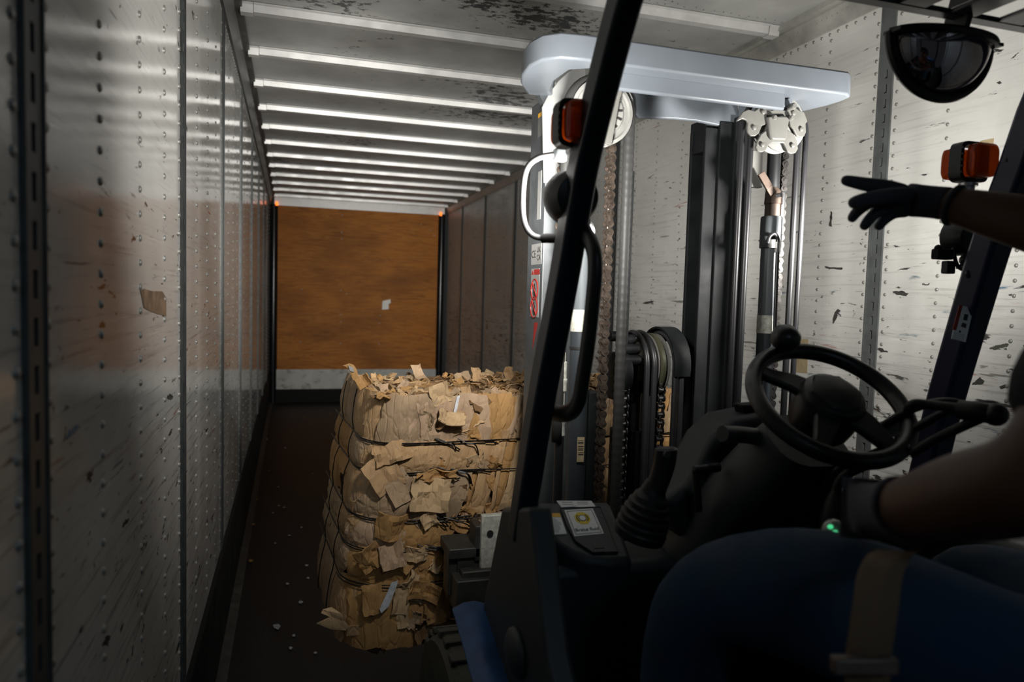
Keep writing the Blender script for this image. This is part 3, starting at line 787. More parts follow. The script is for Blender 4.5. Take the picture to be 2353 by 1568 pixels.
# baling wires
def wire(z, s0=0.0, s1=1.75, sag=.01, off=.006, r=.0026):
    pts = []
    for i in range(60):
        s = lerp(s0, s1, i / 59); t = min(1, s / .65)
        zz = z + (.035 * (1 - t) ** 1.4 if s < .65 else 0) * .2 + sag * noise.noise(V((s * 3, z * 20, 0)))
        p, n = bsurf(s, zz, 0); pts.append(p + n * (off + .023 + .003 * noise.noise(V((s * 9, z, 5)))))
    b = MB(); b.tube(pts, r, 6); b.build('baling_wire', M['wire'], bale)
for z in STRAP_Z:
    wire(z, r=.0023); wire(z - .006, .5, 1.0, .012, r=.002)
for px, py, dz in ((1020, 1008, 0), (1010, 1078, 0), (1010, 1186, 0), (990, 1252, 0), (985, 1320, 0)):
    for q in range(3):
        p = PY(px + R.uniform(-40, 40), py, BN - .032); l = R.uniform(.05, .11)
        pts = catmull([p, p + V((l * .4, -.012, -.006 + R.uniform(-.01, .01))), p + V((l * .8, -.018, -.012 - R.uniform(0, .02))), p + V((l, -.012, -.03 - R.uniform(0, .03)))], 5)
        b = MB(); b.tube(pts, .0024, 5); b.build('wire_tail', M['wire'], bale)
# second tie direction seen on the left face
for s in (.16, .40):
    pts = []
    for i in range(24):
        z = lerp(ZB + .02, ZTOP - .01, i / 23); p, n = bsurf(s + .05 * math.sin(i / 23 * 3), z, 0); pts.append(p + n * .027)
    b = MB(); b.tube(pts, .002, 5); b.build('baling_wire', M['wire'], bale)

# scraps lying on the floor
fl = [(640, 1016), (627, 1179), (641, 1163), (653, 1167), (637, 1441), (675, 1462), (660, 1343), (664, 1232), (705, 1300), (655, 1030), (617, 1081), (719, 1089), (632, 1250), (708, 1330), (690, 1385), (668, 1490), (724, 1502), (640, 1120), (693, 1213), (612, 1010)]
for i, (px, py) in enumerate(fl):
    p = PZ(px, py, .002); r = R.uniform(.006, .013) if i != 4 else .02; b = MB(); n = R.choice((5, 6, 7))
    q = [p + V((math.cos(2 * math.pi * j / n) * r * R.uniform(.5, 1.3), math.sin(2 * math.pi * j / n) * r * R.uniform(.7, 2.0), R.uniform(0, .002))) for j in range(n)]
    b.prism(q, (0, 0, .002)); tag(b.build('paper_scrap', M['paper'], smooth=False, base=True), 'largest pale paper scrap on the floor, left of the bale foot' if i == 4 else 'tiny pale paper scrap lying on the dark trailer floor', 'scrap', 'pale paper scraps on the floor')
for i, (px, py) in enumerate([(590, 1149), (582, 1206), (520, 1231), (760, 952), (700, 960), (575, 1290)]):
    p = PZ(px, py, .008 if px < 620 else .003); b = MB(); n = 6; r = .014
    q = [p + V((math.cos(2 * math.pi * j / n) * r * R.uniform(.5, 1.3), math.sin(2 * math.pi * j / n) * r * R.uniform(.7, 2.2), R.uniform(0, .003))) for j in range(n)]
    b.prism(q, (0, 0, .003)); tag(b.build('cardboard_crumb', CARD[2], smooth=False, base=True), 'small brown cardboard crumb lying on the trailer floor', 'scrap', 'brown cardboard crumbs on the floor')

# ================================================================== FORKLIFT
fk = thing('forklift', 'dark forklift with pale grey mast, steering wheel and overhead guard inside the trailer', 'forklift', (1.27, .55, 0))
def rectpath(b, pts, w, h, up):
    """sweep a rectangle (w across x, h the other way) along pts lying near a y-z plane"""
    rings = []; pts = [V(p) for p in pts]
    for i, p in enumerate(pts):
        d = (pts[min(i + 1, len(pts) - 1)] - pts[max(i - 1, 0)]).normalized(); a = V(up); a = (a - d * a.dot(d)).normalized(); c = d.cross(a)
        rings.append([p + a * w / 2 * i1 + c * h / 2 * i2 for i1, i2 in ((-1, -1), (1, -1), (1, 1), (-1, 1))])
    return b.loft(rings)
# ---- overhead guard
lp = [PX(px, py, x) for px, py, x in ((1203, 1178, .755), (1240, 938, .763), (1279, 730, .772), (1303, 597, .780), (1343, 368, .790), (1399, 138, .796), (1436, 0, .80))]
lp = catmull([lp[0] + (lp[0] - lp[1]) * .25] + lp, 5) + [V((.80, 1.045, 2.125)), V((.80, .98, 2.16)), V((.80, .8, 2.18)), V((.80, -.6, 2.17))]
b = MB(); rectpath(b, lp, .045, .055, (1, 0, 0)); pil = b.build('overhead_guard_pillar', M['pillar'], fk, bevel=.010, seg=3)
rp = [PX(px, py, x) for px, py, x in ((2140, 1050, 1.80), (2171, 925, 1.79), (2236, 700, 1.775), (2285, 540, 1.76), (2345, 380, 1.75))]
rp = catmull([rp[0] + (rp[0] - rp[1]) * 1.2] + rp, 5) + [rp[-1] + V((-.005, -.035, .10)), rp[-1] + V((-.01, -.075, .19)), V((1.735, 1.0, 2.16)), V((1.735, .8, 2.18)), V((1.735, -.6, 2.17))]
b = MB(); rectpath(b, rp, .062, .062, (1, 0, 0)); pilr = b.build('overhead_guard_pillar', M['pillar_r'], fk, bevel=.010, seg=3)
zb = PY(2180, 47, 1.10).z
b = MB(); b.box(.80, 1.735, 1.072, 1.10, zb, zb + .010); b.build('overhead_guard_beam', M['pillar'], fk, bevel=.003)
xs_ = [PY(px, 20, 1.05).x for px in (2120, 2238)]
pitch = xs_[1] - xs_[0]
for k in range(-4, 5):
    x = xs_[0] + k * pitch
    if .84 < x < 1.71:
        b = MB(); b.box(x - pitch * .27, x + pitch * .27, -.6, 1.075, zb + .001, zb + .009); b.build('overhead_guard_slat', M['pillar'], fk, bevel=.003, seg=1)
b = MB(); b.box(.80, 1.735, -.63, -.57, zb - .02, zb + .055); b.build('overhead_guard_beam', M['pillar'], fk, bevel=.006)
for x in (.80, 1.735):
    b = MB(); b.bar((x, -.6, zb), (x, -.75, 1.0), .05, .06, (1, 0, 0)); b.build('rear_pillar', M['pillar'], fk, bevel=.008)
# pillar label on the right
nr = (CAM - rp[10]).normalized()
def card_on(parent, name, corners, y=None, fn=None, mats='white', th=.0012, label=None):
    q = [fn(*c) for c in corners]; n = (q[1] - q[0]).cross(q[2] - q[0]).normalized()
    if n.dot(CAM - q[0]) < 0: n = -n
    b = MB(); b.prism(q, n * th); return b.build(name, M[mats], parent, smooth=False, label=label), n
yl = PX(2210, 743, 1.745).y - .012
f_ = lambda a, c: PP(a, c, PX(2210, 743, 1.75) + V((0, -.030, 0)), V((0, -.93, .36)))
lab, n = card_on(pilr, 'warning_label', ((2203, 702), (2236, 708), (2218, 787), (2185, 779)), fn=f_, label='white warning label with a red side strip')
def sub_print(parent, pts, fn, m, n, th=.0016, name='print'):
    b = MB(); b.prism([fn(*c) for c in pts], V(n) * th); return b.build(name, M[m], parent, smooth=False)
sub_print(pilr, ((2203, 702), (2211, 703), (2196, 760), (2188, 758)), f_, 'red', n, name='red_stripe')
for c in (((2215, 722), (2224, 724), (2221, 738), (2212, 736)), ((2210, 742), (2220, 745), (2218, 755), (2207, 751)), ((2203, 760), (2207, 761), (2206, 766), (2202, 765))):
    sub_print(pilr, c, f_, 'print', n, name='pictogram')
for k in range(4):
    y = 766 + k * 4; sub_print(pilr, ((2192 - k, y), (2216 - k, y + 5), (2216 - k, y + 6), (2192 - k, y + 1)), f_, 'greyprint', n, name='fine_print')
# bolts on pillars
for p, par in ((PX(1320, 517, .80) + V((-.0, -.045, 0)), pil), (PX(2320, 370, 1.73), pilr), (PX(2228, 630, 1.745), pilr)):
    b = MB(); b.lathe([(.012, 0), (.012, .006), (.006, .007), (.005, .004), (0, .004)], p, (-.2, -1, .2), 12); b.build('bolt', M['steel' if par is pil else 'blk'], par)

# ---- mirror: half dome hung from the guard beam
mc = PY(2170, 92, 1.10); R_ = .103
def half(prof, off):
    b = MB(); rings = []
    for r, h in prof: rings.append([mc + V((math.cos(t) * r * 1.17, -h, -.012 - math.sin(t) * r * 1.0)) for t in [math.pi * i / 28 for i in range(29)]])
    return b, rings
b = MB(); rings = []
for k in range(9):
    t = k / 8 * math.pi / 2; r = R_ * .93 * math.cos(t); h = .058 * math.sin(t)
    rings.append([mc + V((math.cos(a) * max(r, .0005) * 1.17, .01 - h, .0 - math.sin(a) * max(r, .0005) * 1.03)) for a in [math.pi * i / 28 for i in range(29)]])
b.loft(rings, closed=False); mir = b.build('mirror', M['mirror'], fk, angle=1.5, label='convex half-round mirror glass')
b = MB(); b.tube([mc + V((math.cos(a) * R_ * 1.17, .008, -math.sin(a) * R_ * 1.03)) for a in [math.pi * i / 40 for i in range(41)]], .0095, 8)
b.tube([mc + V((x * R_ * 1.17, .008 - .055 * math.sqrt(max(0, 1 - x * x)), .002)) for x in [-1 + 2 * i / 24 for i in range(25)]], .008, 8)
b.build('mirror_rim', M['blk'], mir)
b = MB(); n_ = 20
b.loft([[mc + V((math.cos(a) * R_ * 1.17 * s, .012 + h, -math.sin(a) * R_ * 1.03 * s)) for a in [math.pi * i / n_ for i in range(n_ + 1)]] for s, h in ((1, 0), (.9, .012), (.3, .02))], closed=False)
b.box(mc.x - .125, mc.x + .125, mc.y - .02, mc.y + .02, mc.z - .002, mc.z + .004)
b.bar(mc + V((.02, 0, 0)), mc + V((.02, -.02, .08)), .05, .012, (1, 0, 0)); b.build('mirror_back', M['blk'], mir)

# ---- turn signals
def rbox(b, c, sx, sy, sz, r=.25, n=5):
    """rounded block from stacked superellipse rings"""
    rings = []
    for k in range(n + 1):
        t = -1 + 2 * k / n; f = (1 - abs(t) ** 6) ** .25 if abs(t) < 1 else .55
        f = max(f, .80)
        ring = []
        for i in range(24):
            a = 2 * math.pi * i / 24; ca, sa = math.cos(a), math.sin(a)
            ring.append(V(c) + V((sx / 2 * f * math.copysign(abs(ca) ** .38, ca), t * sy / 2, sz / 2 * f * math.copysign(abs(sa) ** .38, sa))))
        rings.append(ring)
    return b.loft(rings)
for nm, c, sx, sz, par, lab in (('turn_signal', PY(1342, 279, 1.20), .070, .070, pil, 'amber lamp on left pillar'), ('turn_signal', PY(2256, 369, 1.22), .066, .072, pilr, 'amber lamp on right pillar')):
    b = MB(); rings = []
    for yy, g in ((.016, .0), (.016, .008), (.046, .008), (.046, .0)):
        rings.append([c + V(((sx / 2 + g) * math.copysign(abs(math.cos(t)) ** .38, math.cos(t)), yy, (sz / 2 + g) * math.copysign(abs(math.sin(t)) ** .38, math.sin(t)))) for t in [2 * math.pi * i / 28 for i in range(28)]])
    b.loft(rings + [rings[0]], cap=False); h = b.build(nm, M['blk'], fk, angle=.9, label=lab)
    b = MB(); rbox(b, c + V((0, -.002, 0)), sx, .034, sz); b.build('amber_lens', M['amber'], h, angle=.9)
    b = MB(); rbox(b, c + V((-.004, .060, 0)), sx * .95, .034, sz * .95); b.build('amber_lens', M['amber'], h, angle=.9)
    b = MB(); b.cyl(c + V((.0, .03, -sz / 2 - .028)), c + V((0, .03, -sz / 2 + .004)), .014); b.cyl(c + V((.0, .03, -sz / 2 - .016)), c + V((0, .03, -sz / 2 - .010)), .020)
    b.bar(c + V((0, .03, -sz / 2 - .028)), c + V((.045 if nm and c.x > 1.2 else .03, .035, -sz / 2 - .030)), .02, .006); b.build('stalk', M['steel'], h)
    for k in range(5):
        b = MB(); z = c.z - sz / 2 + sz * (k + .7) / 5.5; b.box(c.x - sx / 2 - .007, c.x - sx / 2 - .003, c.y + .012, c.y + .048, z, z + .004); b.build('rib', M['rubber'], h, smooth=False)

# ---- headlamps
def headlamp(c, r, lab, bracket):
    c = V(c); b = MB(); b.lathe([(r * .45, -.050), (r * .80, -.044), (r * .97, -.026), (r * 1.02, -.006), (r * 1.02, .004), (r * .93, .006), (r * .90, .0)], c, (0, 1, .06), 28)
    h = b.build('headlamp', M['blk'], fk, label=lab)
    b = MB(); b.lathe([(r * .90, .000), (r * .6, .006), (0.0, .009)], c, (0, 1, .06), 24); b.build('lamp_glass', M['lens'], h)
    b = MB(); b.cyl(c + V((0, -.03, -r * .9)), c + V((0, -.03, -r - .035)), .010); b.bar(c + V((-.012, -.03, -r - .03)), bracket, .022, .007); b.ball(c + V((0, -.03, -r - .012)), .014, 10)
    b.build('lamp_bracket', M['rubber'], h)
    return h
headlamp(PY(1308, 455, 1.275), .050, 'round work lamp on left pillar', PX(1290, 560, .77))
hr = headlamp(PY(2196, 545, 1.335), .044, 'round work lamp on right pillar', PX(2240, 600, 1.76))
p0 = PY(2172, 585, 1.30)
b = MB(); b.box(p0.x - .03, p0.x + .015, p0.y - .01, p0.y + .012, p0.z - .012, p0.z + .012); b.ball(p0 + V((-.022, 0, .012)), .010, 8); b.build('clamp', M['mast'], hr, bevel=.003)
b = MB(); b.tube(catmull([PY(2190, 570, 1.31), PY(2196, 600, 1.30), PY(2206, 617, 1.30), PY(2222, 620, 1.33)], 6), .0045, 7); b.build('cable', M['rubber'], hr)
b = MB(); q = PY(2180, 600, 1.31); b.box(q.x - .012, q.x + .012, q.y - .01, q.y + .01, q.z - .03, q.z); b.build('connector', M['blk'], hr, bevel=.003)

# ---- grab handles on the left pillar
gp = catmull([PY(a, c, y) for a, c, y in ((1296, 352, 1.335), (1268, 356, 1.345), (1234, 364, 1.35), (1210, 388, 1.355), (1201, 440, 1.36), (1203, 505, 1.36), (1222, 540, 1.355), (1258, 549, 1.34), (1285, 548, 1.32))], 6)
b = MB(); b.tube(gp, .0060, 12); gh = b.build('grab_handle', M['handle'], fk, label='bent metal grab handle')
b = MB(); b.cyl(gp[-9], gp[-1], .0095); b.build('handle_ferrule', M['rubber'], gh)
b = MB(); b.obox(PY(1287, 357, 1.335), (.012, 0, 0), (0, .010, 0), (0, 0, .012)); b.build('handle_lug', M['mast_l'], gh, bevel=.003)
hp = catmull([PX(a - 12, c, .80) + V((0, -.030, 0)) for a, c in ((1318, 508), (1340, 535), (1360, 575), (1364, 625), (1358, 700), (1348, 790), (1336, 870), (1328, 915), (1312, 940), (1285, 945), (1250, 935))], 5)
b = MB(); rings = []
for i, p in enumerate(hp):
    d = (hp[min(i + 1, len(hp) - 1)] - hp[max(i - 1, 0)]).normalized(); a = V((1, 0, 0)); a = (a - d * a.dot(d)).normalized(); c = d.cross(a)
    rings.append([p + a * .0125 * math.cos(t) + c * .017 * math.sin(t) for t in [2 * math.pi * j / 12 for j in range(12)]])
b.loft(rings); ph = b.build('assist_grip', M['blk'], fk, label='black moulded assist grip')
b = MB(); b.lathe([(.011, 0), (.011, .005), (0, .006)], hp[-4] + V((0, -.018, 0)), (-.2, -1, 0), 12); b.build('screw_cap', M['rubber'], ph)

# ---- mast uprights: nested channels
def channel(b, x0, x1, y0, y1, z0, z1, t, sgn):
    """C-shaped rail; the web is on the outer side (sgn -1: web at x0)"""
    if sgn < 0: pts = [(x0, y0), (x1, y0), (x1, y0 + t), (x0 + t, y0 + t), (x0 + t, y1 - t), (x1, y1 - t), (x1, y1), (x0, y1)]
    else: pts = [(x1, y0), (x0, y0), (x0, y0 + t), (x1 - t, y0 + t), (x1 - t, y1 - t), (x0, y1 - t), (x0, y1), (x1, y1)]
    b.prism([(x, y, z0) for x, y in pts], (0, 0, z1 - z0))
XL, XRr = .972, 1.645
for s in (-1, 1):
    outer = None
    for k, (w0, w1, ya, yb, zt) in enumerate(((0, .062, 1.935, 2.075, 2.162), (.046, .106, 1.950, 2.062, 2.15), (.088, .150, 1.960, 2.052, 2.13))):
        b = MB()
        if s < 0: channel(b, XL + w0, XL + w1, ya, yb, .18, zt, .013, -1)
        else: channel(b, XRr - w1, XRr - w0, ya, yb, .18, zt, .013, 1)
        o = b.build('mast_channel', M['mast_l' if (s < 0) else 'mast'], fk, smooth=False, bevel=.003, label=('left' if s < 0 else 'right') + ' mast rail, ' + ('outer', 'middle', 'inner')[k])
        if k == 0 and s < 0: chL = o
# ---- cross head: bow-shaped plate at the mast top
zt_, zb_ = 2.222, 2.160
plan = [(1.00, 1.955), (.915, 1.945), (.868, 1.86), (.848, 1.79), (.842, 1.71), (.856, 1.655), (.892, 1.625), (.95, 1.617), (1.30, 1.618), (1.66, 1.612), (1.706, 1.612), (1.733, 1.632), (1.738, 1.67), (1.735, 1.72), (1.70, 1.86), (1.66, 1.95), (1.60, 1.955), (1.60, 1.80), (1.572, 1.715), (1.52, 1.682), (1.30, 1.680), (1.05, 1.680), (.985, 1.672), (.945, 1.70), (.942, 1.80), (.965, 1.90)]
b = MB(); b.prism([(x, y, zb_) for x, y in plan], (0, 0, zt_ - zb_)); xh = b.build('cross_head', M['blue_grey'], fk, bevel=.006, seg=3, angle=.9, label='pale blue grey cross head plate at the mast top')
b = MB(); b.box(1.02, 1.555, 1.668, 1.686, 2.118, 2.165); b.build('stiffener_web', M['blue_grey'], xh, bevel=.006)
# gusset below left arm and strut
b = MB(); b.prism([(.945, 1.935, 2.162), (.985, 1.93, 2.10), (1.06, 1.94, 2.10), (1.06, 1.94, 2.162)], (0, .03, 0)); b.build('gusset', M['mast_l'], xh, smooth=False)
b = MB(); b.prism([PY(a, c, 1.93) for a, c in ((1246, 246), (1262, 214), (1283, 186), (1306, 164), (1322, 155), (1345, 152), (1345, 205), (1318, 212), (1298, 245), (1288, 330), (1284, 420), (1250, 420))], (0, .008, 0)); b.build('neck_plate', M['neck'], xh, bevel=.002, label='pale plate under the left arm of the cross head')
tp_ = [PY(a, c, 1.955) for a, c in ((1438, 188), (1690, 212), (1704, 290), (1660, 290), (1600, 278), (1550, 273), (1468, 271), (1461, 262), (1459, 225), (1450, 205))]
b = MB(); b.prism(tp_, (0, .016, 0)); b.build('tie_plate', M['blue_grey'], fk, bevel=.004)
b = MB(); b.box(1.50, 1.64, 1.975, 2.06, 2.06, 2.159); b.build('upright_head', M['mast'], fk, bevel=.004)
for px, py in ((1200 + 35, 212), (1640 + 205, 216)):
    pass
# ---- left side: hose pulley disc, chain sheave, chain, hoses
dc = PY(1382, 259, 1.72); DR = .084
b = MB(); b.lathe([(.012, -.016), (.04, -.014), (.055, -.012), (.062, -.004), (DR * .86, -.004), (DR * .90, -.010), (DR, -.008), (DR, .0), (DR * .9, .004), (DR * .9, .022), (DR, .026), (DR, .032), (.02, .034)], dc, (0, 1, 0), 48); disc = b.build('hose_pulley', M['disc'], fk, angle=.6, label='pale hose pulley disc with radial slots')
for k in range(14):
    a = 2 * math.pi * k / 14 + .12; d = V((math.cos(a), 0, math.sin(a))); t_ = V((-math.sin(a), 0, math.cos(a)))
    b = MB(); b.obox(dc + d * .042 + V((0, -.0142, 0)), d * .010, t_ * .0018, (0, .003, 0)); b.build('slot', M['print'], disc, smooth=False)
b = MB(); a0, a1 = PY(1415, 214, 1.695), PY(1393, 332, 1.695); b.bar(a0, a1, .028, .008, (0, 1, 0)); lk = b.build('pulley_link', M['cream'], disc, bevel=.003)
b = MB(); b.lathe([(.015, 0), (.015, .008), (.010, .014), (0, .014)], a0 + V((0, .0, 0)), (0, -1, 0), 14); b.build('pin', M['cream'], disc)
b = MB(); b.lathe([(.02, -.02), (.052, -.02), (.052, -.012), (.044, -.010), (.044, .010), (.052, .012), (.052, .02), (.02, .02)], dc + V((0, .075, 0)), (0, 1, 0), 28); b.build('chain_sheave', M['mast_l'], fk)
def link_mesh(ax):
    """one chain link: two figure-eight side plates and its two pins; long axis z, pins along ax"""
    P = .0247; b = MB()
    for o in (-.0105, .0105):
        prof = []
        for i in range(14):
            t = math.pi * (i / 6 if i < 7 else (i - 7) / 6 + 1); cz = P / 2 if i < 7 else -P / 2
            prof.append((math.cos(t) * .0118, cz + math.sin(t) * .0118))
        prof = [prof[k] for k in range(14)]
        prof.insert(7, (-.0062, 0)); prof.append((.0062, 0))
        b.prism([(x, o - .0016, z) for x, z in prof], (0, .0032, 0))
    for cz in (-P / 2, P / 2): b.cyl((0, -.0145, cz), (0, .0145, cz), .0046, 8); b.cyl((0, -.007, cz), (0, .007, cz), .0075, 8)
    if ax == 'x': b.v = [(y, -x, z) for x, y, z in b.v]
    return b
def chain(x, y, z0, z1, m, ax, lab):
    root = bpy.data.objects.new('lift_chain', None); place(root, V((x, y, z0)), fk, label=lab); root.empty_display_size = .05
    o = link_mesh(ax).build('chain_link', M[m], root); o.location = V((0, 0, 0)); z = z0 + .0247
    ib = MB(); hx_, hy_ = (.0065, .005) if ax == 'y' else (.005, .0065); ib.box(-hx_, hx_, -hy_, hy_, -.011, .011)
    io = ib.build('inner_link', M[m], root, bevel=.004); io.location = V((0, 0, 0)); first = True
    while z < z1:
        for src, zz in ((o, z), (io, z + .0247)):
            if first: src.location = V((x, y, zz)) - WL[root]; WL[src] = V((x, y, zz))
            else: clone(src, V((x, y, zz)), root)
        first = False; z += .0494
    return root
cx = PY(1402, 400, 1.79).x
chain(cx, 1.79, .80, 2.07, 'rust', 'y', 'rusty lift chain hanging inside the left upright')
chain(PY(1292, 390, 1.79).x, 1.79, 1.60, 2.07, 'rust', 'y', 'rusty lift chain behind the left pillar')
hx = PY(1440, 450, 1.735).x
pts = []; rr = []
z = .80
while z < dc.z - .0: pts.append(V((hx, 1.735, z))); rr.append(.0150 if len(pts) % 3 else .0138); z += .0075
for i in range(1, 16):
    a = math.pi * i / 16; r = hx - dc.x; pts.append(V((dc.x + r * math.cos(a), 1.735, dc.z + r * math.sin(a)))); rr.append(.0145)
z = dc.z
while z > 1.2: pts.append(V((2 * dc.x - hx, 1.735, z))); rr.append(.0145); z -= .05
b = MB(); b.tube(pts, rr, 12); b.build('hydraulic_hose', M['hose_g'], fk, angle=2, label='ribbed spiral-wrapped hydraulic hose over the disc')
# left lift cylinder
cxl = PY(1338, 650, 1.80).x
b = MB(); z_ = lambda py: PY(1338, py, 1.80).z
b.lathe([(.030, z_(520)), (.030, z_(565)), (.027, z_(570)), (.027, z_(740))], (cxl, 1.80, 0), (0, 0, 1), 20)
b.lathe([(.014, z_(300)), (.014, z_(520))], (cxl, 1.80, 0), (0, 0, 1), 14); cl = b.build('lift_cylinder', M['cylgrey'], fk, label='left lift cylinder')
b = MB(); b.lathe([(.027, z_(745)), (.027, .5)], (cxl, 1.80, 0), (0, 0, 1), 20); b.build('lower_barrel', M['cyl_shade'], cl)
b = MB(); b.lathe([(.0282, z_(762)), (.0282, z_(712))], (cxl, 1.80, 0), (0, 0, 1), 20); b.build('paper_band', M['bandw'], cl)
b = MB(); b.lathe([(.029, z_(803)), (.029, z_(797))], (cxl, 1.80, 0), (0, 0, 1), 20); b.obox((cxl + .01, 1.77, z_(800)), (.006, 0, 0), (0, .004, 0), (0, 0, .012)); b.build('cable_tie', M['rubber'], cl)
p = PY(1355, 545, 1.77); b = MB(); b.tube(catmull([p + V((-.03, 0, .03)), p + V((-.005, -.005, .035)), p + V((.006, -.005, .015)), p + V((.006, 0, -.03))], 5), .007, 8); b.cyl(p + V((.006, 0, -.035)), p + V((.006, 0, -.012)), .010, 8); b.build('elbow_fitting', M['steel'], cl)
cf = PY(1290, 860, 1.74)
b = MB(); f = lambda py: PY(1288, py, 1.74).z
b.lathe([(.011, f(1002)), (.0145, f(1000)), (.0145, f(975)), (.0165, f(972)), (.0165, f(948)), (.011, f(946)), (.011, f(900)), (.0155, f(898)), (.0155, f(882)), (.0165, f(880)), (.0165, f(872)), (.0145, f(870)), (.0145, f(832)), (.010, f(830)), (.010, f(810))], (cf.x, 1.74, 0), (0, 0, 1), 14); b.build('hose_coupling', M['bandw'], fk, label='pale metal hose couplings')
b = MB(); b.tube(catmull([(cf.x, 1.74, f(812)), (cf.x, 1.74, f(700)), (cf.x + .01, 1.76, f(600))], 6), .009, 9); b.tube([(cf.x, 1.74, f(1002)), (cf.x, 1.74, .6)], .0125, 9); b.build('hydraulic_hose', M['hose'], fk)
fl_ = lambda a, c: PY(a, c, 1.768)
lb, n = card_on(cl, 'barcode_label', ((1327, 1005), (1343, 1005), (1341, 1062), (1325, 1062)), fn=fl_, mats='tape', label='tan label with a barcode')
for k, y in enumerate((1012, 1016, 1019, 1025, 1030, 1033, 1040, 1044)): sub_print(cl, ((1328, y), (1340, y), (1340, y + (2 if k % 2 else 1)), (1328, y + (2 if k % 2 else 1))), fl_, 'print', n, .0018, 'bar')
b = MB(); b.cyl((PY(1345, 1000, 1.84).x, 1.84, .4), (PY(1345, 1000, 1.84).x, 1.84, PY(1345, 900, 1.84).z), .042); b.build('cylinder_barrel', M['mast'], fk)
# labels on the left side of the left upright
fx = lambda a, c: PX(a, c, XL - .0005)
def side_label(pix, m, name, lab=None, th=.001):
    q = [fx(*p) for p in pix]; b = MB(); b.prism(q, (-th, 0, 0)); return b.build(name, M[m], chL, smooth=False, label=lab)
YD, ZD = V((0, -1, 0)), V((0, 0, 1))
def lab_rect(py0, py1, y0, y1, m='white_l', name='label', lab=None, th=.001):
    z1 = PX(1238, py0, XL).z; z0 = PX(1238, py1, XL).z; b = MB(); b.box(XL - th, XL, y0, y1, z0, z1); b.build(name, M[m], chL, smooth=False, label=lab); return z0, z1
ya, yb2 = 1.945, 2.035
z0, z1 = lab_rect(560, 608, ya, yb2, 'white_l', 'marking_label', 'white label printed CE and UKCA')
xt = XL - .0012
text_obj('C', (xt, 2.018, (z0 + z1) / 2), YD, ZD, .030, M['print'], chL);  text_obj('E', (xt, 1.999, (z0 + z1) / 2), YD, ZD, .030, M['print'], chL)
text_obj('UK', (xt, 1.966, z0 + (z1 - z0) * .70), YD, ZD, .023, M['print'], chL); text_obj('CA', (xt, 1.966, z0 + (z1 - z0) * .32), YD, ZD, .023, M['print'], chL)
z0, z1 = lab_rect(617, 730, ya + .012, yb2 - .004, 'white_l', 'warning_label', 'white label with two red prohibition signs')
yc = (ya + .012 + yb2 - .004) / 2; hgt = z1 - z0
b = MB(); b.box(XL - .0016, XL, ya + .012, yc + .010, z1 - hgt * .125, z1 - .002); b.build('red_header', M['red'], chL, smooth=False)
b = MB(); b.prism([(XL - .0016, yb2 - .008, z1 - hgt * .12), (XL - .0016, yb2 - .028, z1 - hgt * .12), (XL - .0016, yb2 - .018, z1 - hgt * .03)], (.0016, 0, 0)); b.build('warning_triangle', M['red'], chL, smooth=False)
for fz in (.57, .20):
    c = V((XL - .0018, yc, z0 + hgt * fz)); r = .030
    b = MB(); b.tube([c + V((0, math.cos(t) * r, math.sin(t) * r)) for t in [2 * math.pi * i / 24 for i in range(24)]], .0019, 5, closed=True); b.bar(c + V((0, r * .7, r * .7)), c + V((0, -r * .7, -r * .7)), .002, .004, (1, 0, 0)); b.build('prohibition_sign', M['red'], chL)
    b = MB(); b.ball(c + V((0, .002, .012)), .006, 8, (.2, 1, 1)); b.prism([c + V((0, y, z)) for y, z in ((-.008, .006), (.010, .005), (.012, -.010), (.004, -.024), (-.008, -.022))], (.001, 0, 0)); b.build('figure', M['print'], chL)
q = [fx(a, c) for a, c in ((1228, 741), (1236, 742), (1224, 800))]; b = MB(); b.prism(q, (-.001, 0, 0)); b.build('red_pointer', M['red'], chL, smooth=False)
lab_rect(395, 505, 1.965, 1.995, 'white_l', 'scale_label', 'narrow white strip label'); z0, z1 = lab_rect(262, 315, 1.97, 2.01, 'cream', 'caution_label'); b = MB(); b.box(XL - .0014, XL, 1.97, 2.01, z1 - .012, z1); b.build('yellow_header', M['orange_y'], chL, smooth=False)

# ---- centre: free-lift crosshead with chain sheaves and hose pulley
C0 = V((1.33, 1.985, PY(1500, 838, 1.985).z)); CR = .098
def ringx(prof, x, m, name, lab=None, n=36, arc=1.0, ref=None):
    b = MB(); b.lathe(prof, (x, C0.y, C0.z), (1, 0, 0), n, arc, ref); return b.build(name, M[m], fk, label=lab)
px2x = lambda px: PY(px, 800, 1.90).x
for px in (1484, 1501, 1549, 1563):
    x = px2x(px); pts = [V((x, C0.y - CR, z)) for z in (.55, .9, 1.2, C0.z)] + [V((x, C0.y - CR * math.cos(t), C0.z + CR * math.sin(t))) for t in [math.pi * i / 18 for i in range(1, 19)]] + [V((x, C0.y + CR, .7))]
    b = MB(); b.tube(pts, .0088, 10); b.build('hydraulic_hose', M['hose'], fk, label='black hose looped over the centre pulley')
ringx([(.02, 0), (CR * .98, 0), (CR * .98, .004), (.02, .004)], px2x(1512), 'cream', 'pulley_flange')
o = ringx([(.02, 0), (CR * .92, 0), (CR * 1.0, .006), (CR * 1.0, .016), (CR * .92, .022), (.02, .022)], px2x(1517), 'olive', 'pulley_wheel')
ringx([(.02, 0), (CR * .98, 0), (CR * .98, .004), (.02, .004)], px2x(1536), 'cream', 'pulley_flange')
x0 = px2x(1540); x1 = px2x(1574)
b = MB(); rings = []
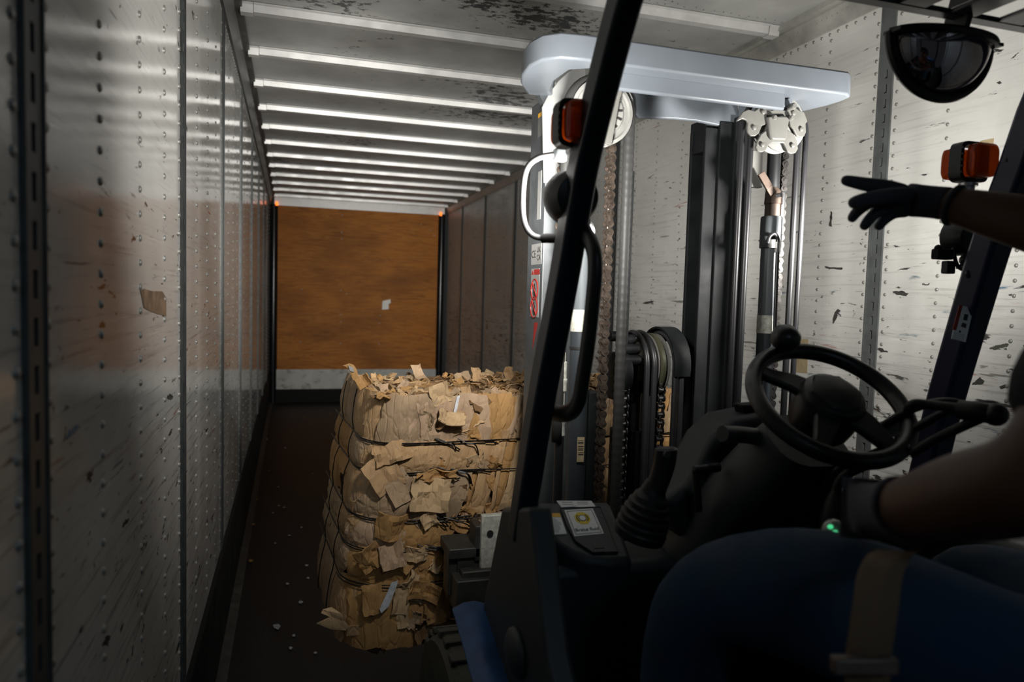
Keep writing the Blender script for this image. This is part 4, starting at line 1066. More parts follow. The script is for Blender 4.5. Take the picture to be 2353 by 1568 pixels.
for i in range(15):
    t = rad(-12) + rad(150) * i / 14; d = V((0, -math.cos(t), math.sin(t))); r1, r2 = CR + .014, CR + .020
    o_ = V((0, C0.y, C0.z)); rings.append([o_ + d * r1 + V((x0, 0, 0)), o_ + d * r2 + V((x0, 0, 0)), o_ + d * r2 + V((x1 + .004, 0, 0)), o_ + d * (CR - .02) + V((x1 + .004, 0, 0)), o_ + d * (CR - .02) + V((x1, 0, 0)), o_ + d * r1 + V((x1, 0, 0))])
b.loft(rings); b.build('hose_guard', M['mast'], fk, angle=.6, label='black curved hose guard')
# crosshead block, sheave boss, pins
xa = px2x(1438)
b = MB(); b.lathe([(.0, 0), (.02, 0), (.024, .004), (.045, .006), (.062, .004), (.066, .012), (.066, .03), (0, .03)], (xa - .012, C0.y - .04, PY(1445, 858, 1.94).z), (1, 0, 0), 28); b.build('sheave_boss', M['mast'], fk)
for dy, dz in ((-.062, .052), (-.035, .078), (.02, .085), (-.075, .02)):
    b = MB(); b.cyl((xa - .004, C0.y + dy, C0.z + dz), (xa + .05, C0.y + dy, C0.z + dz), .016, 14); b.cyl((xa - .008, C0.y + dy, C0.z + dz), (xa - .003, C0.y + dy, C0.z + dz), .008, 10); b.build('roller', M['mast'], fk)
b = MB(); b.box(xa + .004, px2x(1478), C0.y - .07, C0.y + .06, C0.z - .11, C0.z + .035); b.box(px2x(1508), px2x(1540), C0.y - .06, C0.y + .06, C0.z - .09, C0.z + .02); b.build('crosshead_block', M['mast'], fk, bevel=.008)
b = MB(); b.cyl((px2x(1478), C0.y, .3), (px2x(1478), C0.y, C0.z - .05), .038, 20); b.cyl((px2x(1478), C0.y, .3), (px2x(1478), C0.y, PY(1470, 985, C0.y).z), .052, 20); b.build('free_lift_cylinder', M['mast'], fk)
chain(px2x(1440), 1.905, .75, C0.z - .06, 'chain_dark', 'x', 'oily chain seen edge-on under the centre sheave')
chain(px2x(1524), 1.905, .75, C0.z - .06, 'chain_dark', 'x', 'second oily chain seen edge-on, right of the first')
b = MB(); q0, q1 = PY(1412, 980, 1.93), PY(1432, 980, 1.93); b.box(q0.x, q1.x, 1.92, 1.94, .4, q0.z + .75); b.build('hose_rail', M['mast'], fk, smooth=False)

# ---- right side: pulley bracket, hoses, lift cylinder
k_ = 5.2278
cr = lambda a, c: (1640 + a / k_, 120 + c / k_)
YB_ = 1.700
def plate(pts, y, th, name, m='cream', par=None, bevel=.002, lab=None):
    b = MB(); b.prism([PY(*cr(a, c), y) for a, c in pts], (0, th, 0)); return b.build(name, M[m], par or fk, bevel=bevel, angle=.5, label=lab)
pb = plate(((275, 835), (300, 790), (350, 715), (420, 685), (495, 705), (560, 655), (620, 615), (660, 680), (700, 700), (760, 678), (830, 690), (870, 705), (940, 640), (1000, 675), (1040, 705), (1088, 715), (1130, 830), (1106, 860), (1112, 960), (1090, 1010), (1045, 1025), (1000, 1010), (960, 925), (922, 885), (905, 770), (640, 752), (650, 860), (582, 885), (545, 975), (500, 1008), (450, 1008), (412, 965), (405, 900), (412, 850), (395, 818), (350, 800)), YB_, .007, 'pulley_bracket', lab='off white riveted hose pulley bracket')
plate(((640, 930), (570, 985), (525, 1070), (508, 1140), (530, 1190), (580, 1202), (630, 1180), (660, 1120), (705, 1088), (840, 1090), (872, 1150), (890, 1200), (930, 1222), (985, 1212), (1017, 1160), (1000, 1060), (960, 980), (905, 940)), YB_ + .001, .007, 'bracket_foot', par=pb)
plate(((650, 775), (700, 765), (880, 768), (914, 800), (882, 1040), (862, 1056), (712, 1052), (690, 1025)), YB_ - .010, .012, 'bracket_tongue', par=pb, bevel=.004)
plate(((665, 478), (950, 478), (946, 660), (670, 640)), YB_ + .004, .03, 'hanger_tab', 'blue_grey', par=pb)
for a, c, r, h in ((480, 910, .0062, .006), (1045, 930, .0062, .006), (580, 1115, .0062, .006), (942, 1125, .0062, .006), (588, 722, .0062, .006), (955, 735, .0062, .006), (700, 795, .007, .016), (905, 800, .007, .016), (706, 655, .009, .022), (912, 665, .009, .022)):
    p = PY(*cr(a, c), YB_); b = MB(); b.lathe([(r, 0), (r, h * .8), (r * .7, h), (0, h)], p, (0, -1, 0), 10); b.build('pin', M['cream'], pb)
pc = PY(*cr(770, 880), 1.735); PR = .076
b = MB(); b.lathe([(.01, 0), (PR, 0), (PR, .005), (PR * .8, .007), (PR * .8, .03), (PR, .033), (PR, .038), (.01, .038)], pc + V((0, -.02, 0)), (0, 1, 0), 36); b.build('hose_pulley', M['disc'], fk, label='pulley behind the off white bracket')
for a0, a1, r in ((1697, 1843, .0078), (1717, 1825, .0090)):
    y = 1.735; xl_, xr_ = PY(a0, 476, y).x, PY(a1, 476, y).x; c = (xl_ + xr_) / 2; rr_ = (xr_ - xl_) / 2
    pts = [V((xl_, y, z)) for z in (.7, 1.2, 1.7, pc.z - .02)] + [V((c - rr_ * math.cos(t), y, pc.z - .02 + rr_ * .98 * math.sin(t))) for t in [math.pi * i / 20 for i in range(1, 20)]] + [V((xr_, y, z)) for z in (pc.z - .02, 1.7, 1.2, .7)]
    b = MB(); b.tube(pts, r, 10); b.build('hydraulic_hose', M['hose'], fk, angle=2, label='black hose looped over the right pulley')
cxr = PY(1768, 600, 1.82).x
zr = lambda py: PY(1768, py, 1.82).z
b = MB(); b.lathe([(.026, zr(745)), (.026, zr(572)), (.031, zr(570)), (.031, zr(502)), (.029, zr(498))], (cxr, 1.82, 0), (0, 0, 1), 24); cy = b.build('lift_cylinder', M['cylgrey'], fk, label='right lift cylinder with grey head')
b = MB(); b.lathe([(.026, .5), (.026, zr(750))], (cxr, 1.82, 0), (0, 0, 1), 20); b.build('lower_barrel', M['cyl_shade'], cy)
b = MB(); b.lathe([(.0275, zr(766)), (.0275, zr(725))], (cxr, 1.82, 0), (0, 0, 1), 20); b.build('paper_band', M['bandw'], cy)
b = MB(); b.lathe([(.023, zr(500)), (.023, zr(470)), (.026, zr(468)), (.024, zr(440)), (.012, zr(430))], (cxr + .003, 1.82, 0), (0, 0, 1), 20); b.build('rod_end', M['copper'], cy, label='brown primer coated rod end')
b = MB(); b.bar(PY(1748, 398, 1.81), PY(1768, 432, 1.80), .024, .008, (0, 1, 0)); b.bar(PY(1766, 430, 1.80), PY(1776, 446, 1.80), .024, .008, (0, 1, 0)); b.build('stop_bracket', M['copper'], cy, bevel=.002)
p = PY(1786, 451, 1.79); b = MB(); b.lathe([(.008, 0), (.008, .016), (0, .018)], p, (.3, -1, .1), 6); b.build('bolt', M['steel'], cy)
b = MB(); b.box(PY(1730, 350, 1.84).x, PY(1756, 350, 1.84).x, 1.84, 1.86, zr(430), zr(345)); b.build('slotted_plate', M['cream'], fk, bevel=.002)
b = MB(); b.cyl((PY(1777, 400, 1.87).x, 1.87, 1.2), (PY(1777, 400, 1.87).x, 1.87, 2.1), .02, 14); b.build('piston_rod', M['blk'], fk)
b = MB(); pts = catmull([PY(a, c, 1.78) for a, c in ((1764, 560), (1768, 545), (1778, 538), (1787, 548), (1787, 570), (1784, 650), (1779, 790))], 6); b.tube(pts, .0055, 9); b.build('return_hose', M['hose'], cy)
b = MB(); b.cyl(PY(1787, 556, 1.78), PY(1786.5, 580, 1.78), .009, 8); b.cyl(PY(1775, 551, 1.78), PY(1774, 570, 1.78), .009, 8); b.build('hose_fitting', M['steel'], cy)
b = MB(); q0, q1 = PY(1786, 540, 1.85), PY(1806, 440, 1.85); b.box(q0.x, q1.x, 1.85, 1.87, q0.z, q1.z); b.build('hose_clamp', M['blk'], fk, bevel=.003)
chain(PY(1797, 420, 1.90).x, 1.90, 1.0, 2.10, 'chain_dark', 'y', 'dark chain hanging behind the right cylinder')

# ---- carriage and attachment seen left of the cowl
cg = bpy.data.objects.new('carriage', None); place(cg, V((1.3, 2.18, .4)), fk, label='dirty steel carriage and side frame'); cg.empty_display_size = .05
def cbox(name, px0, px1, py0, py1, y0, y1, m='carriage', bv=.004):
    a, c = PY(px0, py0, y0), PY(px1, py1, y0); b = MB(); b.box(a.x, c.x, y0, y1, c.z, a.z); return b.build(name, M[m], cg, bevel=bv)
cbox('side_block', 1032, 1052, 1264, 1372, 2.14, 2.22); cbox('side_block', 1052, 1150, 1280, 1340, 2.13, 2.24); cbox('clamp_plate', 1108, 1190, 1186, 1312, 2.10, 2.125, 'bandw'); cbox('clamp_bar', 1093, 1110, 1210, 1290, 2.12, 2.2)
cbox('shelf_plate', 1063, 1170, 1316, 1332, 2.08, 2.12); cbox('lower_block', 1050, 1180, 1338, 1402, 2.06, 2.14); cbox('step_bar', 1032, 1120, 1264, 1281, 2.12, 2.26)
p = PY(1126, 1226, 2.098); b = MB(); b.lathe([(.010, 0), (.010, .004), (0, .004)], p, (0, -1, 0), 14); b.build('bolt_hole', M['print'], cg)
b = MB(); b.box(1.00, 1.62, 2.12, 2.16, .35, .52); b.box(1.00, 1.62, 2.12, 2.16, .72, .84); b.build('fork_bar', M['carriage'], cg, bevel=.004)
for x in (1.0, 1.50):
    b = MB(); b.prism([(x, 2.16, .78), (x, 2.20, .78), (x, 2.20, .398), (x, 3.15, .398), (x, 3.15, .385), (x, 2.16, .36)], (.11, 0, 0)); b.build('fork', M['carriage'], cg, bevel=.003, smooth=False)
# ---- wheels, fender, body
def wheel(x0, x1, y, z, r, lab):
    b = MB(); w = x1 - x0
    b.lathe([(r * .55, 0), (r * .93, 0), (r, w * .12), (r, w * .88), (r * .93, w), (r * .55, w)], (x0, y, z), (1, 0, 0), 40); o = b.build('tyre', M['tyre'], fk, label=lab)
    for k in range(28):
        a = 2 * math.pi * k / 28; d = V((0, math.cos(a), math.sin(a))); t_ = V((0, -math.sin(a), math.cos(a))); b = MB(); b.obox(V((x0 + w / 2, y, z)) + d * r, (w * .46, 0, 0), d * .010, t_ * .017); b.build('tread_block', M['tyre'], o, bevel=.003, seg=1)
    b = MB(); b.lathe([(0, .02), (r * .18, .015), (r * .22, .05), (r * .5, .06), (r * .56, .0), (r * .56, w)], (x0, y, z), (1, 0, 0), 28); b.build('wheel_rim', M['cream'], o)
wheel(.675, .85, 1.80, .345, .335, 'front left dusty tyre'); wheel(1.69, 1.865, 1.80, .345, .335, 'front right tyre')
wheel(.72, .86, -.35, .26, .25, 'rear left tyre'); wheel(1.68, 1.82, -.35, .26, .25, 'rear right tyre')
fe = [PX(1038, 1398, .66), PX(1050, 1440, .66), PX(1062, 1482, .66), PX(1085, 1568, .66), PX(1110, 1660, .66)]
def fen(u, v):
    k = u * (len(fe) - 1); i = min(int(k), len(fe) - 2); p = fe[i].lerp(fe[i + 1], k - i)
    return p + V((.17 * v, .02 * v if u == 0 else 0, .012 * math.sin(math.pi * min(1, v * 2)) + .0 * v))
b = MB(); b.sheet(fen, 12, 6, .012); b.build('fender', M['blue'], fk, bevel=.003, label='blue front fender over the left tyre')
b = MB(); b.box(.672, .83, 1.02, fe[0].y - .03, .50, .56); b.build('step', M['carriage'], fk, bevel=.006)
# left cowl side that carries the pillar foot
sp = [PX(a, c, .735) for a, c in ((1152, 1166), (1126, 1300), (1108, 1400), (1098, 1480), (1128, 1540), (1160, 1600))]
poly = sp + [V((.735, .95, .60)), V((.735, .95, .72)), V((.735, 1.18, .95)), PX(1214, 1166, .735)]
b = MB(); b.prism(poly, (.05, 0, 0)); b.build('cowl_side', M['grain'], fk, bevel=.010, seg=3, label='dark cowl side below the left pillar')
b = MB(); q = PX(1185, 1500, .73); b.ball(q, .055, 16, (.35, 1.0, .9)); b.build('step_guard', M['grain'], fk)
b = MB(); b.box(.78, 1.80, 1.30, 1.44, .55, 1.06); b.build('bulkhead', M['grain'], fk, bevel=.02, seg=3)
b = MB(); b.box(.74, 1.83, -.2, 1.40, .48, .56); b.build('floor_plate', M['seat'], fk, bevel=.01)
b = MB(); b.box(.74, 1.83, -.95, .30, .35, .92); b.build('body', M['pillar'], fk, bevel=.06, seg=4)
b = MB(); b.box(.78, 1.79, -1.25, -.75, .25, 1.05); b.build('counterweight', M['blue'], fk, bevel=.10, seg=4)
b = MB(); b.box(1.0, 1.52, .22, .78, .93, 1.045); st = b.build('seat', M['seat'], fk, bevel=.04, seg=4)
b = MB(); b.bar((1.26, .26, 1.05), (1.26, .10, 1.55), .46, .11, (1, 0, 0)); b.v = b.v; b.build('backrest', M['seat'], st, bevel=.04, seg=4)
# ---- left console with labels
P0 = PZ(1310, 1152, 1.150); NP = V((0, -.42, 1)).normalized()
fp = lambda a, c: PP(a, c, P0, NP)
top = [fp(a, c) for a, c in ((1216, 1166), (1240, 1152), (1400, 1150), (1428, 1215), (1455, 1287), (1400, 1290), (1350, 1284), (1312, 1270), (1280, 1250), (1253, 1222), (1235, 1192))]
b = MB(); b.prism(top, (0, .05, -.50)); con = b.build('side_console', M['grain'], fk, bevel=.012, seg=3, label='left console with reservoir lid and labels')
def on_console(pix, m, name, th=.0015, lab=None):
    b = MB(); b.prism([fp(a, c) for a, c in pix], NP * th); return b.build(name, M[m], con, smooth=False, label=lab)
lid = [(1287, 1172), (1378, 1169), (1394, 1205), (1420, 1272), (1362, 1274), (1322, 1248), (1304, 1215)]
ld = on_console(lid, 'grain', 'reservoir_lid', .004)
pts = [fp(a, c) + NP * .0045 for a, c in lid]; b = MB(); b.tube(pts, .0012, 5, closed=True); b.build('lid_gap', M['print'], con)
for k in range(2): on_console(((1362, 1260 + k * 8), (1386, 1258 + k * 8), (1388, 1264 + k * 8), (1364, 1266 + k * 8)), 'print', 'finger_slot', .0055)
on_console(((1296, 1177), (1361, 1173), (1387, 1231), (1319, 1237)), 'white', 'fluid_label', .0050, 'white brake fluid label with yellow octagon')
q = [fp(a, c) for a, c in ((1296, 1177), (1361, 1173), (1387, 1231), (1319, 1237))]
def bl(u, v): return q[0].lerp(q[1], u).lerp(q[3].lerp(q[2], u), v)
for (u0, v0, u1, v1) in ((.06, .05, .94, .065), (.06, .935, .94, .95), (.06, .05, .075, .95), (.925, .05, .94, .95)):
    b = MB(); b.prism([bl(u0, v0), bl(u1, v0), bl(u1, v1), bl(u0, v1)], NP * .0054); b.build('border_line', M['print'], con, smooth=False)
ct = (.50, .36)
def disc_(r, m, n, th, a0=0): 
    b = MB(); b.prism([bl(ct[0] + r * math.cos(2 * math.pi * (k + a0) / n), ct[1] + r * .92 * math.sin(2 * math.pi * (k + a0) / n)) for k in range(n)], NP * th); return b.build('octagon' if n == 8 else 'symbol', M[m], con, smooth=False)
disc_(.275, 'yellow', 8, .0054, .5); disc_(.135, 'print', 24, .0057); disc_(.105, 'white', 24, .0060)
for s in (0, math.pi):
    b = MB(); a = [s + rad(-48) + rad(96) * k / 10 for k in range(11)]; b.loft([[bl(ct[0] + rr * math.cos(t), ct[1] + rr * .92 * math.sin(t)) + NP * h for rr, h in ((.17, .005), (.205, .005), (.205, .0059), (.17, .0059))] for t in a]); b.build('symbol_arc', M['print'], con, smooth=False)
text_obj('Brake fluid', bl(.5, .80) + NP * .005, bl(.9, .8) - bl(.1, .8), bl(.5, .2) - bl(.5, .8), .0125, M['print'], con)
on_console(((1244, 1182), (1286, 1182), (1302, 1229), (1261, 1231)), 'white', 'notice_label', .0022, 'small white notice with yellow header')
q2 = [fp(a, c) for a, c in ((1244, 1182), (1286, 1182), (1302, 1229), (1261, 1231))]
def bl2(u, v): return q2[0].lerp(q2[1], u).lerp(q2[3].lerp(q2[2], u), v)
b = MB(); b.prism([bl2(0, 0), bl2(1, 0), bl2(1, .19), bl2(0, .19)], NP * .0027); b.build('yellow_header', M['orange_y'], con, smooth=False)
b = MB(); b.prism([bl2(.46, .05), bl2(.56, .05), bl2(.51, .16)], NP * .003); b.build('symbol', M['print'], con, smooth=False)
for k in range(10):
    v = .25 + k * .07; b = MB(); u1 = R.uniform(.6, .95); b.prism([bl2(.08, v), bl2(u1, v), bl2(u1, v + .018), bl2(.08, v + .018)], NP * .0026); b.build('fine_print', M['greyprint'], con, smooth=False)
on_console(((1279, 1153), (1358, 1153), (1369, 1167), (1340, 1169), (1318, 1166), (1290, 1168)), 'white', 'torn_label', .0022, 'torn white label at the console front')
for u, y in ((1290, 1156), (1325, 1156), (1292, 1161), (1326, 1160)): on_console(((u, y), (u + 24, y), (u + 25, y + 1.2), (u + 1, y + 1.2)), 'greyprint', 'fine_print', .0026)
# ---- levers
b = MB(); bt = PY(1490, 1163, 1.24); rings = []
b.lathe([(.050, -.065), (.052, -.050), (.050, -.046), (.051, -.036), (.048, -.032), (.049, -.022), (.045, -.018), (.046, -.008), (.041, -.004), (.041, .006), (.036, .010), (.034, .020), (.026, .028), (.020, .050)], bt + V((0, 0, 0)), (PY(1530, 1040, 1.22) - bt), 24); bo = b.build('lever_boot', M['rubber'], fk, angle=.5, label='ribbed rubber lever boot')
b = MB(); pts = catmull([bt, PY(1505, 1130, 1.23), PY(1524, 1075, 1.22), PY(1530, 1038, 1.215), PY(1530, 1028, 1.215)], 5); n = len(pts); b.tube(pts, [.019 + .003 * min(1, i / (n * .6)) if i < n - 3 else (.018 if i < n - 1 else .010) for i in range(n)], 12); lv = b.build('hand_lever', M['rubber'], fk, label='black hand lever')
b = MB(); b.lathe([(.007, 0), (.007, .006), (0, .006)], PY(1531, 1046, 1.19), (0, -1, .3), 10); b.build('button', M['print'], lv)
b = MB(); a0 = PY(1594, 1080, 1.25); b.cyl(a0, PY(1652, 1074, 1.25), .0085, 10); b.tube(catmull([PY(1598, 1078, 1.25), PY(1601, 1120, 1.25), PY(1606, 1175, 1.25)], 4), .0075, 9); cr_ = b.build('crank_handle', M['blk'], fk, bevel=.001)
b = MB(); b.cyl(PY(1626, 1077, 1.25), PY(1652, 1074, 1.25), .0095, 10); b.build('handle_sleeve', M['mast'], cr_)
# ---- dash hump and steering column
def ell(c, rx, ry, rz_, n=20, tilt=0):
    return [V(c) + V((rx * math.copysign(abs(math.cos(t)) ** .7, math.cos(t)), ry * math.copysign(abs(math.sin(t)) ** .7, math.sin(t)) * math.cos(tilt), ry * math.copysign(abs(math.sin(t)) ** .7, math.sin(t)) * math.sin(tilt) + rz_)) for t in [2 * math.pi * i / n for i in range(n)]]
b = MB(); b.loft([ell((1.22, 1.40, .75), .20, .12, 0), ell((1.225, 1.36, 1.0), .175, .115, 0), ell((1.235, 1.28, 1.16), .14, .10, 0, tilt=.3), ell((1.25, 1.19, 1.285), .10, .085, 0, tilt=.5), ell((1.255, 1.155, 1.335), .080, .07, 0, tilt=.6)]); b.build('column_cover', M['grain'], fk, angle=.8)
b = MB(); b.prism([PY(a, c, 1.30) for a, c in ((1530, 1150), (1585, 1115), (1640, 1010), (1690, 965), (1790, 945), (1830, 1000), (1880, 1240), (1560, 1240))], (0, .12, 0)); b.build('dash_panel', M['grain'], fk, bevel=.02, seg=3)
for a0, a1, b0, b1, y in ((1708, 1775, 928, 948, 1.33),):
    q = [PY(1706, 932, y), PY(1776, 928, y), PY(1778, 960, y), PY(1716, 962, y)]; b = MB(); b.prism(q, (0, .04, 0)); b.build('display_hood', M['mast'], fk, bevel=.004)
SC = V((1.256, 1.10, 1.418)); th_, ph_ = rad(36.7), rad(-4.6)
SN = V((math.sin(ph_), -math.sin(th_) * math.cos(ph_), math.cos(th_) * math.cos(ph_))); S1_ = V((1, 0, 0)); S1_ = (S1_ - SN * S1_.dot(SN)).normalized(); S2_ = SN.cross(S1_)
b = MB(); b.tube([SC + (S1_ * math.cos(t) + S2_ * math.sin(t)) * .143 for t in [2 * math.pi * i / 64 for i in range(64)]], .0160, 14, closed=True); sw = b.build('steering_wheel', M['wheel'], fk, angle=2, label='black steering wheel with spinner knob')
fs = lambda a, c: PP(a, c, SC, SN)
hub = fs(1905, 945)
b = MB(); b.lathe([(.058, -.055), (.062, -.03), (.062, .012), (.056, .024), (.036, .034), (0, .037)], SC + (hub - SC) * .2, SN, 28); hb = b.build('wheel_hub', M['wheel'], sw, angle=.6)
b = MB(); b.lathe([(.052, .026), (.050, .032), (.034, .038), (0, .040)], SC + (hub - SC) * .2, SN, 6); b.build('horn_pad', M['rubber'], sw, bevel=.006, seg=3)
for a, c, w in ((1740, 852, .036), (2065, 1040, .044), (1880, 1060, .036)):
    e = fs(a, c); d = (e - SC).normalized(); e = SC + d * .143; t_ = SN.cross(d)
    b = MB(); b.loft([[SC + d * r + t_ * ww * i + SN * (h + .008 * j) for i, j in ((-1, -1), (1, -1), (1, 1), (-1, 1))] for r, ww, h in ((.03, w * .75, .004), (.075, w * .6, .006), (.115, w * .42, .0), (.143, w * .38, 0))]); b.build('spoke', M['blk'], sw, bevel=.004)
kp = fs(1788, 812); kp = SC + (kp - SC).normalized() * .143
b = MB(); b.lathe([(.012, 0), (.012, .022), (.026, .026), (.029, .040), (.026, .054), (.014, .064), (0, .066)], kp, SN, 20); b.build('spinner_knob', M['wheel'], sw, angle=1)
# stalks
b = MB(); b.tube([PY(1660, 997, 1.18), PY(1695, 999, 1.19), PY(1735, 1003, 1.20)], [.0155, .0165, .0165], 14); b.tube([PY(1730, 1003, 1.2), PY(1810, 1015, 1.2)], .009, 10); b.build('column_stalk', M['grain'], fk, label='thick direction stalk left of the wheel')
b = MB(); q = PD(2030, 990, 1.36); b.obox(q, (.034, .012, .004), (-.006, .012, 0), (0, 0, .014)); b.build('column_stalk', M['grain'], fk, bevel=.004)
def rod(name, pts, r, m='rubber', lab=None, n=10):
    b = MB(); b.tube(catmull([PD(*p) for p in pts], 5), r, n); return b.build(name, M[m], fk, label=lab)
rod('valve_lever', ((2085, 945, 1.28), (2098, 929, 1.27), (2130, 930, 1.26), (2215, 940, 1.22)), .0085)
h = rod('lever_handle', ((2205, 942, 1.225), (2250, 947, 1.2), (2285, 952, 1.19)), .0170, lab='black lever grip with rounded end')
b = MB(); b.ball(PD(2288, 953, 1.185), .0195, 14); b.build('grip_end', M['blk'], h)
rod('valve_lever', ((2000, 1000, 1.36), (2060, 960, 1.33), (2110, 935, 1.32), (2170, 924, 1.30), (2210, 930, 1.29)), .008)
rod('valve_lever', ((2060, 1010, 1.32), (2130, 970, 1.29), (2195, 940, 1.27), (2270, 930, 1.25), (2300, 938, 1.24)), .008)
rod('valve_lever', ((2090, 1045, 1.26), (2150, 1010, 1.24), (2230, 972, 1.21), (2270, 955, 1.2)), .0085)
rod('valve_lever', ((1918, 1140, 1.30), (1926, 1112, 1.30), (1950, 1088, 1.29), (2010, 1062, 1.28), (2095, 1032, 1.26)), .009)
rod('valve_lever', ((1890, 1120, 1.36), (1925, 1082, 1.35), (1990, 1050, 1.34), (2040, 1030, 1.33)), .008)
b = MB(); q = PD(1922, 1165, 1.30); b.lathe([(.026, -.06), (.027, -.02), (.022, .0), (.018, .018), (.010, .03)], q, (0, 0, 1), 16); b.lathe([(.045, -.10), (.042, -.06)], q, (0, 0, 1), 16); b.build('lever_socket', M['rubber'], fk)
# small lit display and grey console beyond the thigh
b = MB(); q = PD(1914, 1222, 1.08); b.ball(q, .019, 14, (.9, .9, 1)); dsp = b.build('indicator_display', M['clear'], fk, label='small rounded display with green and red lights')
for a, c, m in ((1908, 1211, 'green'), (1919, 1224, 'green'), (1926, 1238, 'redled')):
    b = MB(); b.ball(PD(a, c, 1.058), .0035, 8, (1.4, 1, 1)); b.build('indicator_light', M[m], dsp)
b = MB(); b.box(1.60, 1.82, .10, 1.36, .6, 1.155); b.build('right_console', M['blk'], fk, bevel=.03, seg=3)

# ================================================================== DRIVER
per = thing('person', 'driver in blue jeans, dark shirt and work gloves pointing ahead from the forklift seat', 'person', (1.27, .50, 1.045))
def grown(name, nodes, edges, root, m, level=2, par=None, label=None):
    vs, fs = skinned(nodes, edges, root, level); b = MB(); b.add(vs, fs); return b.build(name, m, par or per, angle=3, label=label)
kneeL = PD(1598, 1350, 1.10); hipL = V((1.155, .60, 1.15)); midL = PD(1830, 1345, 1.0)
hipR = V((1.375, .57, 1.15)); kneeR = V((1.48, .99, 1.11))
ankL = kneeL + V((.03, .10, -.40)); ankR = V((1.50, 1.05, .64))
shL, shR = V((1.075, .47, 1.615)), V((1.465, .50, 1.63))
wrL = PD(2035, 1178, .86); elL = PD(2405, 1108, .645)
wrR = PD(2150, 462, 1.20); elR = PD(2500, 545, 1.04)
def mid(a, c, t=.5): return a.lerp(c, t)
spine = [V((1.26, .54, 1.16)), V((1.26, .50, 1.30)), V((1.265, .47, 1.45)), V((1.27, .475, 1.58)), V((1.272, .49, 1.68)), V((1.275, .51, 1.75))]
N_ = {'pel': (spine[0], .115), 'bel': (spine[1], .125), 'che': (spine[2], .135), 'col': (spine[3], .095), 'nek': (spine[4], .055), 'nek2': (spine[5], .055),
      'jaw': (V((1.277, .53, 1.80)), .068), 'hed': (V((1.277, .525, 1.86)), .083), 'top': (V((1.277, .515, 1.92)), .060),
      'hL': (hipL, .095), 'mL': (midL, .085), 'kL': (kneeL, .060), 'cL': (mid(kneeL, ankL, .35), .055), 'aL': (ankL, .038), 'fL': (ankL + V((-.02, .14, -.05)), .035),
      'hR': (hipR, .095), 'mR': (mid(hipR, kneeR), .082), 'kR': (kneeR, .060), 'cR': (mid(kneeR, ankR, .35), .055), 'aR': (ankR, .038), 'fR': (ankR + V((.02, .14, -.05)), .035),
      'sL': (shL, .062), 'uL': (mid(shL, elL), .056), 'eL': (elL, .050), 'foL': (mid(elL, wrL, .33), .053), 'fo2L': (mid(elL, wrL, .68), .041), 'wL': (wrL, .030),
      'sR': (shR, .060), 'uR': (mid(shR, elR), .052), 'eR': (elR, .045), 'foR': (mid(elR, wrR, .30), .048), 'fo2R': (mid(elR, wrR, .68), .036), 'wR': (wrR, .027)}
Ed = [('pel', 'bel'), ('bel', 'che'), ('che', 'col'), ('col', 'nek'), ('nek', 'nek2'), ('nek2', 'jaw'), ('jaw', 'hed'), ('hed', 'top'), ('pel', 'hL'), ('hL', 'mL'), ('mL', 'kL'), ('kL', 'cL'), ('cL', 'aL'), ('aL', 'fL'),
      ('pel', 'hR'), ('hR', 'mR'), ('mR', 'kR'), ('kR', 'cR'), ('cR', 'aR'), ('aR', 'fR'), ('col', 'sL'), ('sL', 'uL'), ('uL', 'eL'), ('eL', 'foL'), ('foL', 'fo2L'), ('fo2L', 'wL'),
      ('col', 'sR'), ('sR', 'uR'), ('uR', 'eR'), ('eR', 'foR'), ('foR', 'fo2R'), ('fo2R', 'wR')]
grown('body', N_, Ed, 'pel', M['skin'])
def sub(keys, grow): return {k: (N_[k][0], N_[k][1] * grow[k] if isinstance(grow, dict) else N_[k][1] + grow) for k in keys}
# jeans
J = sub(['pel', 'hL', 'mL', 'kL', 'cL', 'hR', 'mR', 'kR', 'cR'], .014)
J['kL'] = (N_['kL'][0], .082); J['mL'] = (N_['mL'][0], .103); J['hL'] = (hipL, .115)
J['aL'] = (mid(kneeL, ankL, .92), .062); J['aR'] = (mid(kneeR, ankR, .92), .058); J['cL'] = (N_['cL'][0], .076); J['w'] = (spine[0] + V((0, -.01, .09)), .128)
grown('jeans', J, [('pel', 'w'), ('pel', 'hL'), ('hL', 'mL'), ('mL', 'kL'), ('kL', 'cL'), ('cL', 'aL'), ('pel', 'hR'), ('hR', 'mR'), ('mR', 'kR'), ('kR', 'cR'), ('cR', 'aR')], 'pel', M['jeans'])
S = sub(['bel', 'che', 'col', 'sL', 'sR'], .012); S['hem'] = (spine[0] + V((0, 0, .0)), .140); S['uL'] = (mid(shL, elL, .86), .078); S['uR'] = (mid(shR, elR, .62), .066); S['n'] = (spine[4] + V((0, 0, -.02)), .064)
grown('shirt', S, [('hem', 'bel'), ('bel', 'che'), ('che', 'col'), ('col', 'n'), ('col', 'sL'), ('sL', 'uL'), ('col', 'sR'), ('sR', 'uR')], 'che', M['shirt'])
for a in (ankL, ankR):
    b = MB(); b.loft([[a + V((x * .048 * s, y, z)) for x, z in ((-1, -.06), (1, -.06), (1, zz), (.6, zz + .02), (-.6, zz + .02), (-1, zz))] for y, s, zz in ((-.07, .8, .05), (-.02, 1, .06), (.06, 1.05, .02), (.14, 1.05, -.01), (.19, .7, -.03))]); b.build('boot', M['blk'], per, bevel=.012, seg=3)
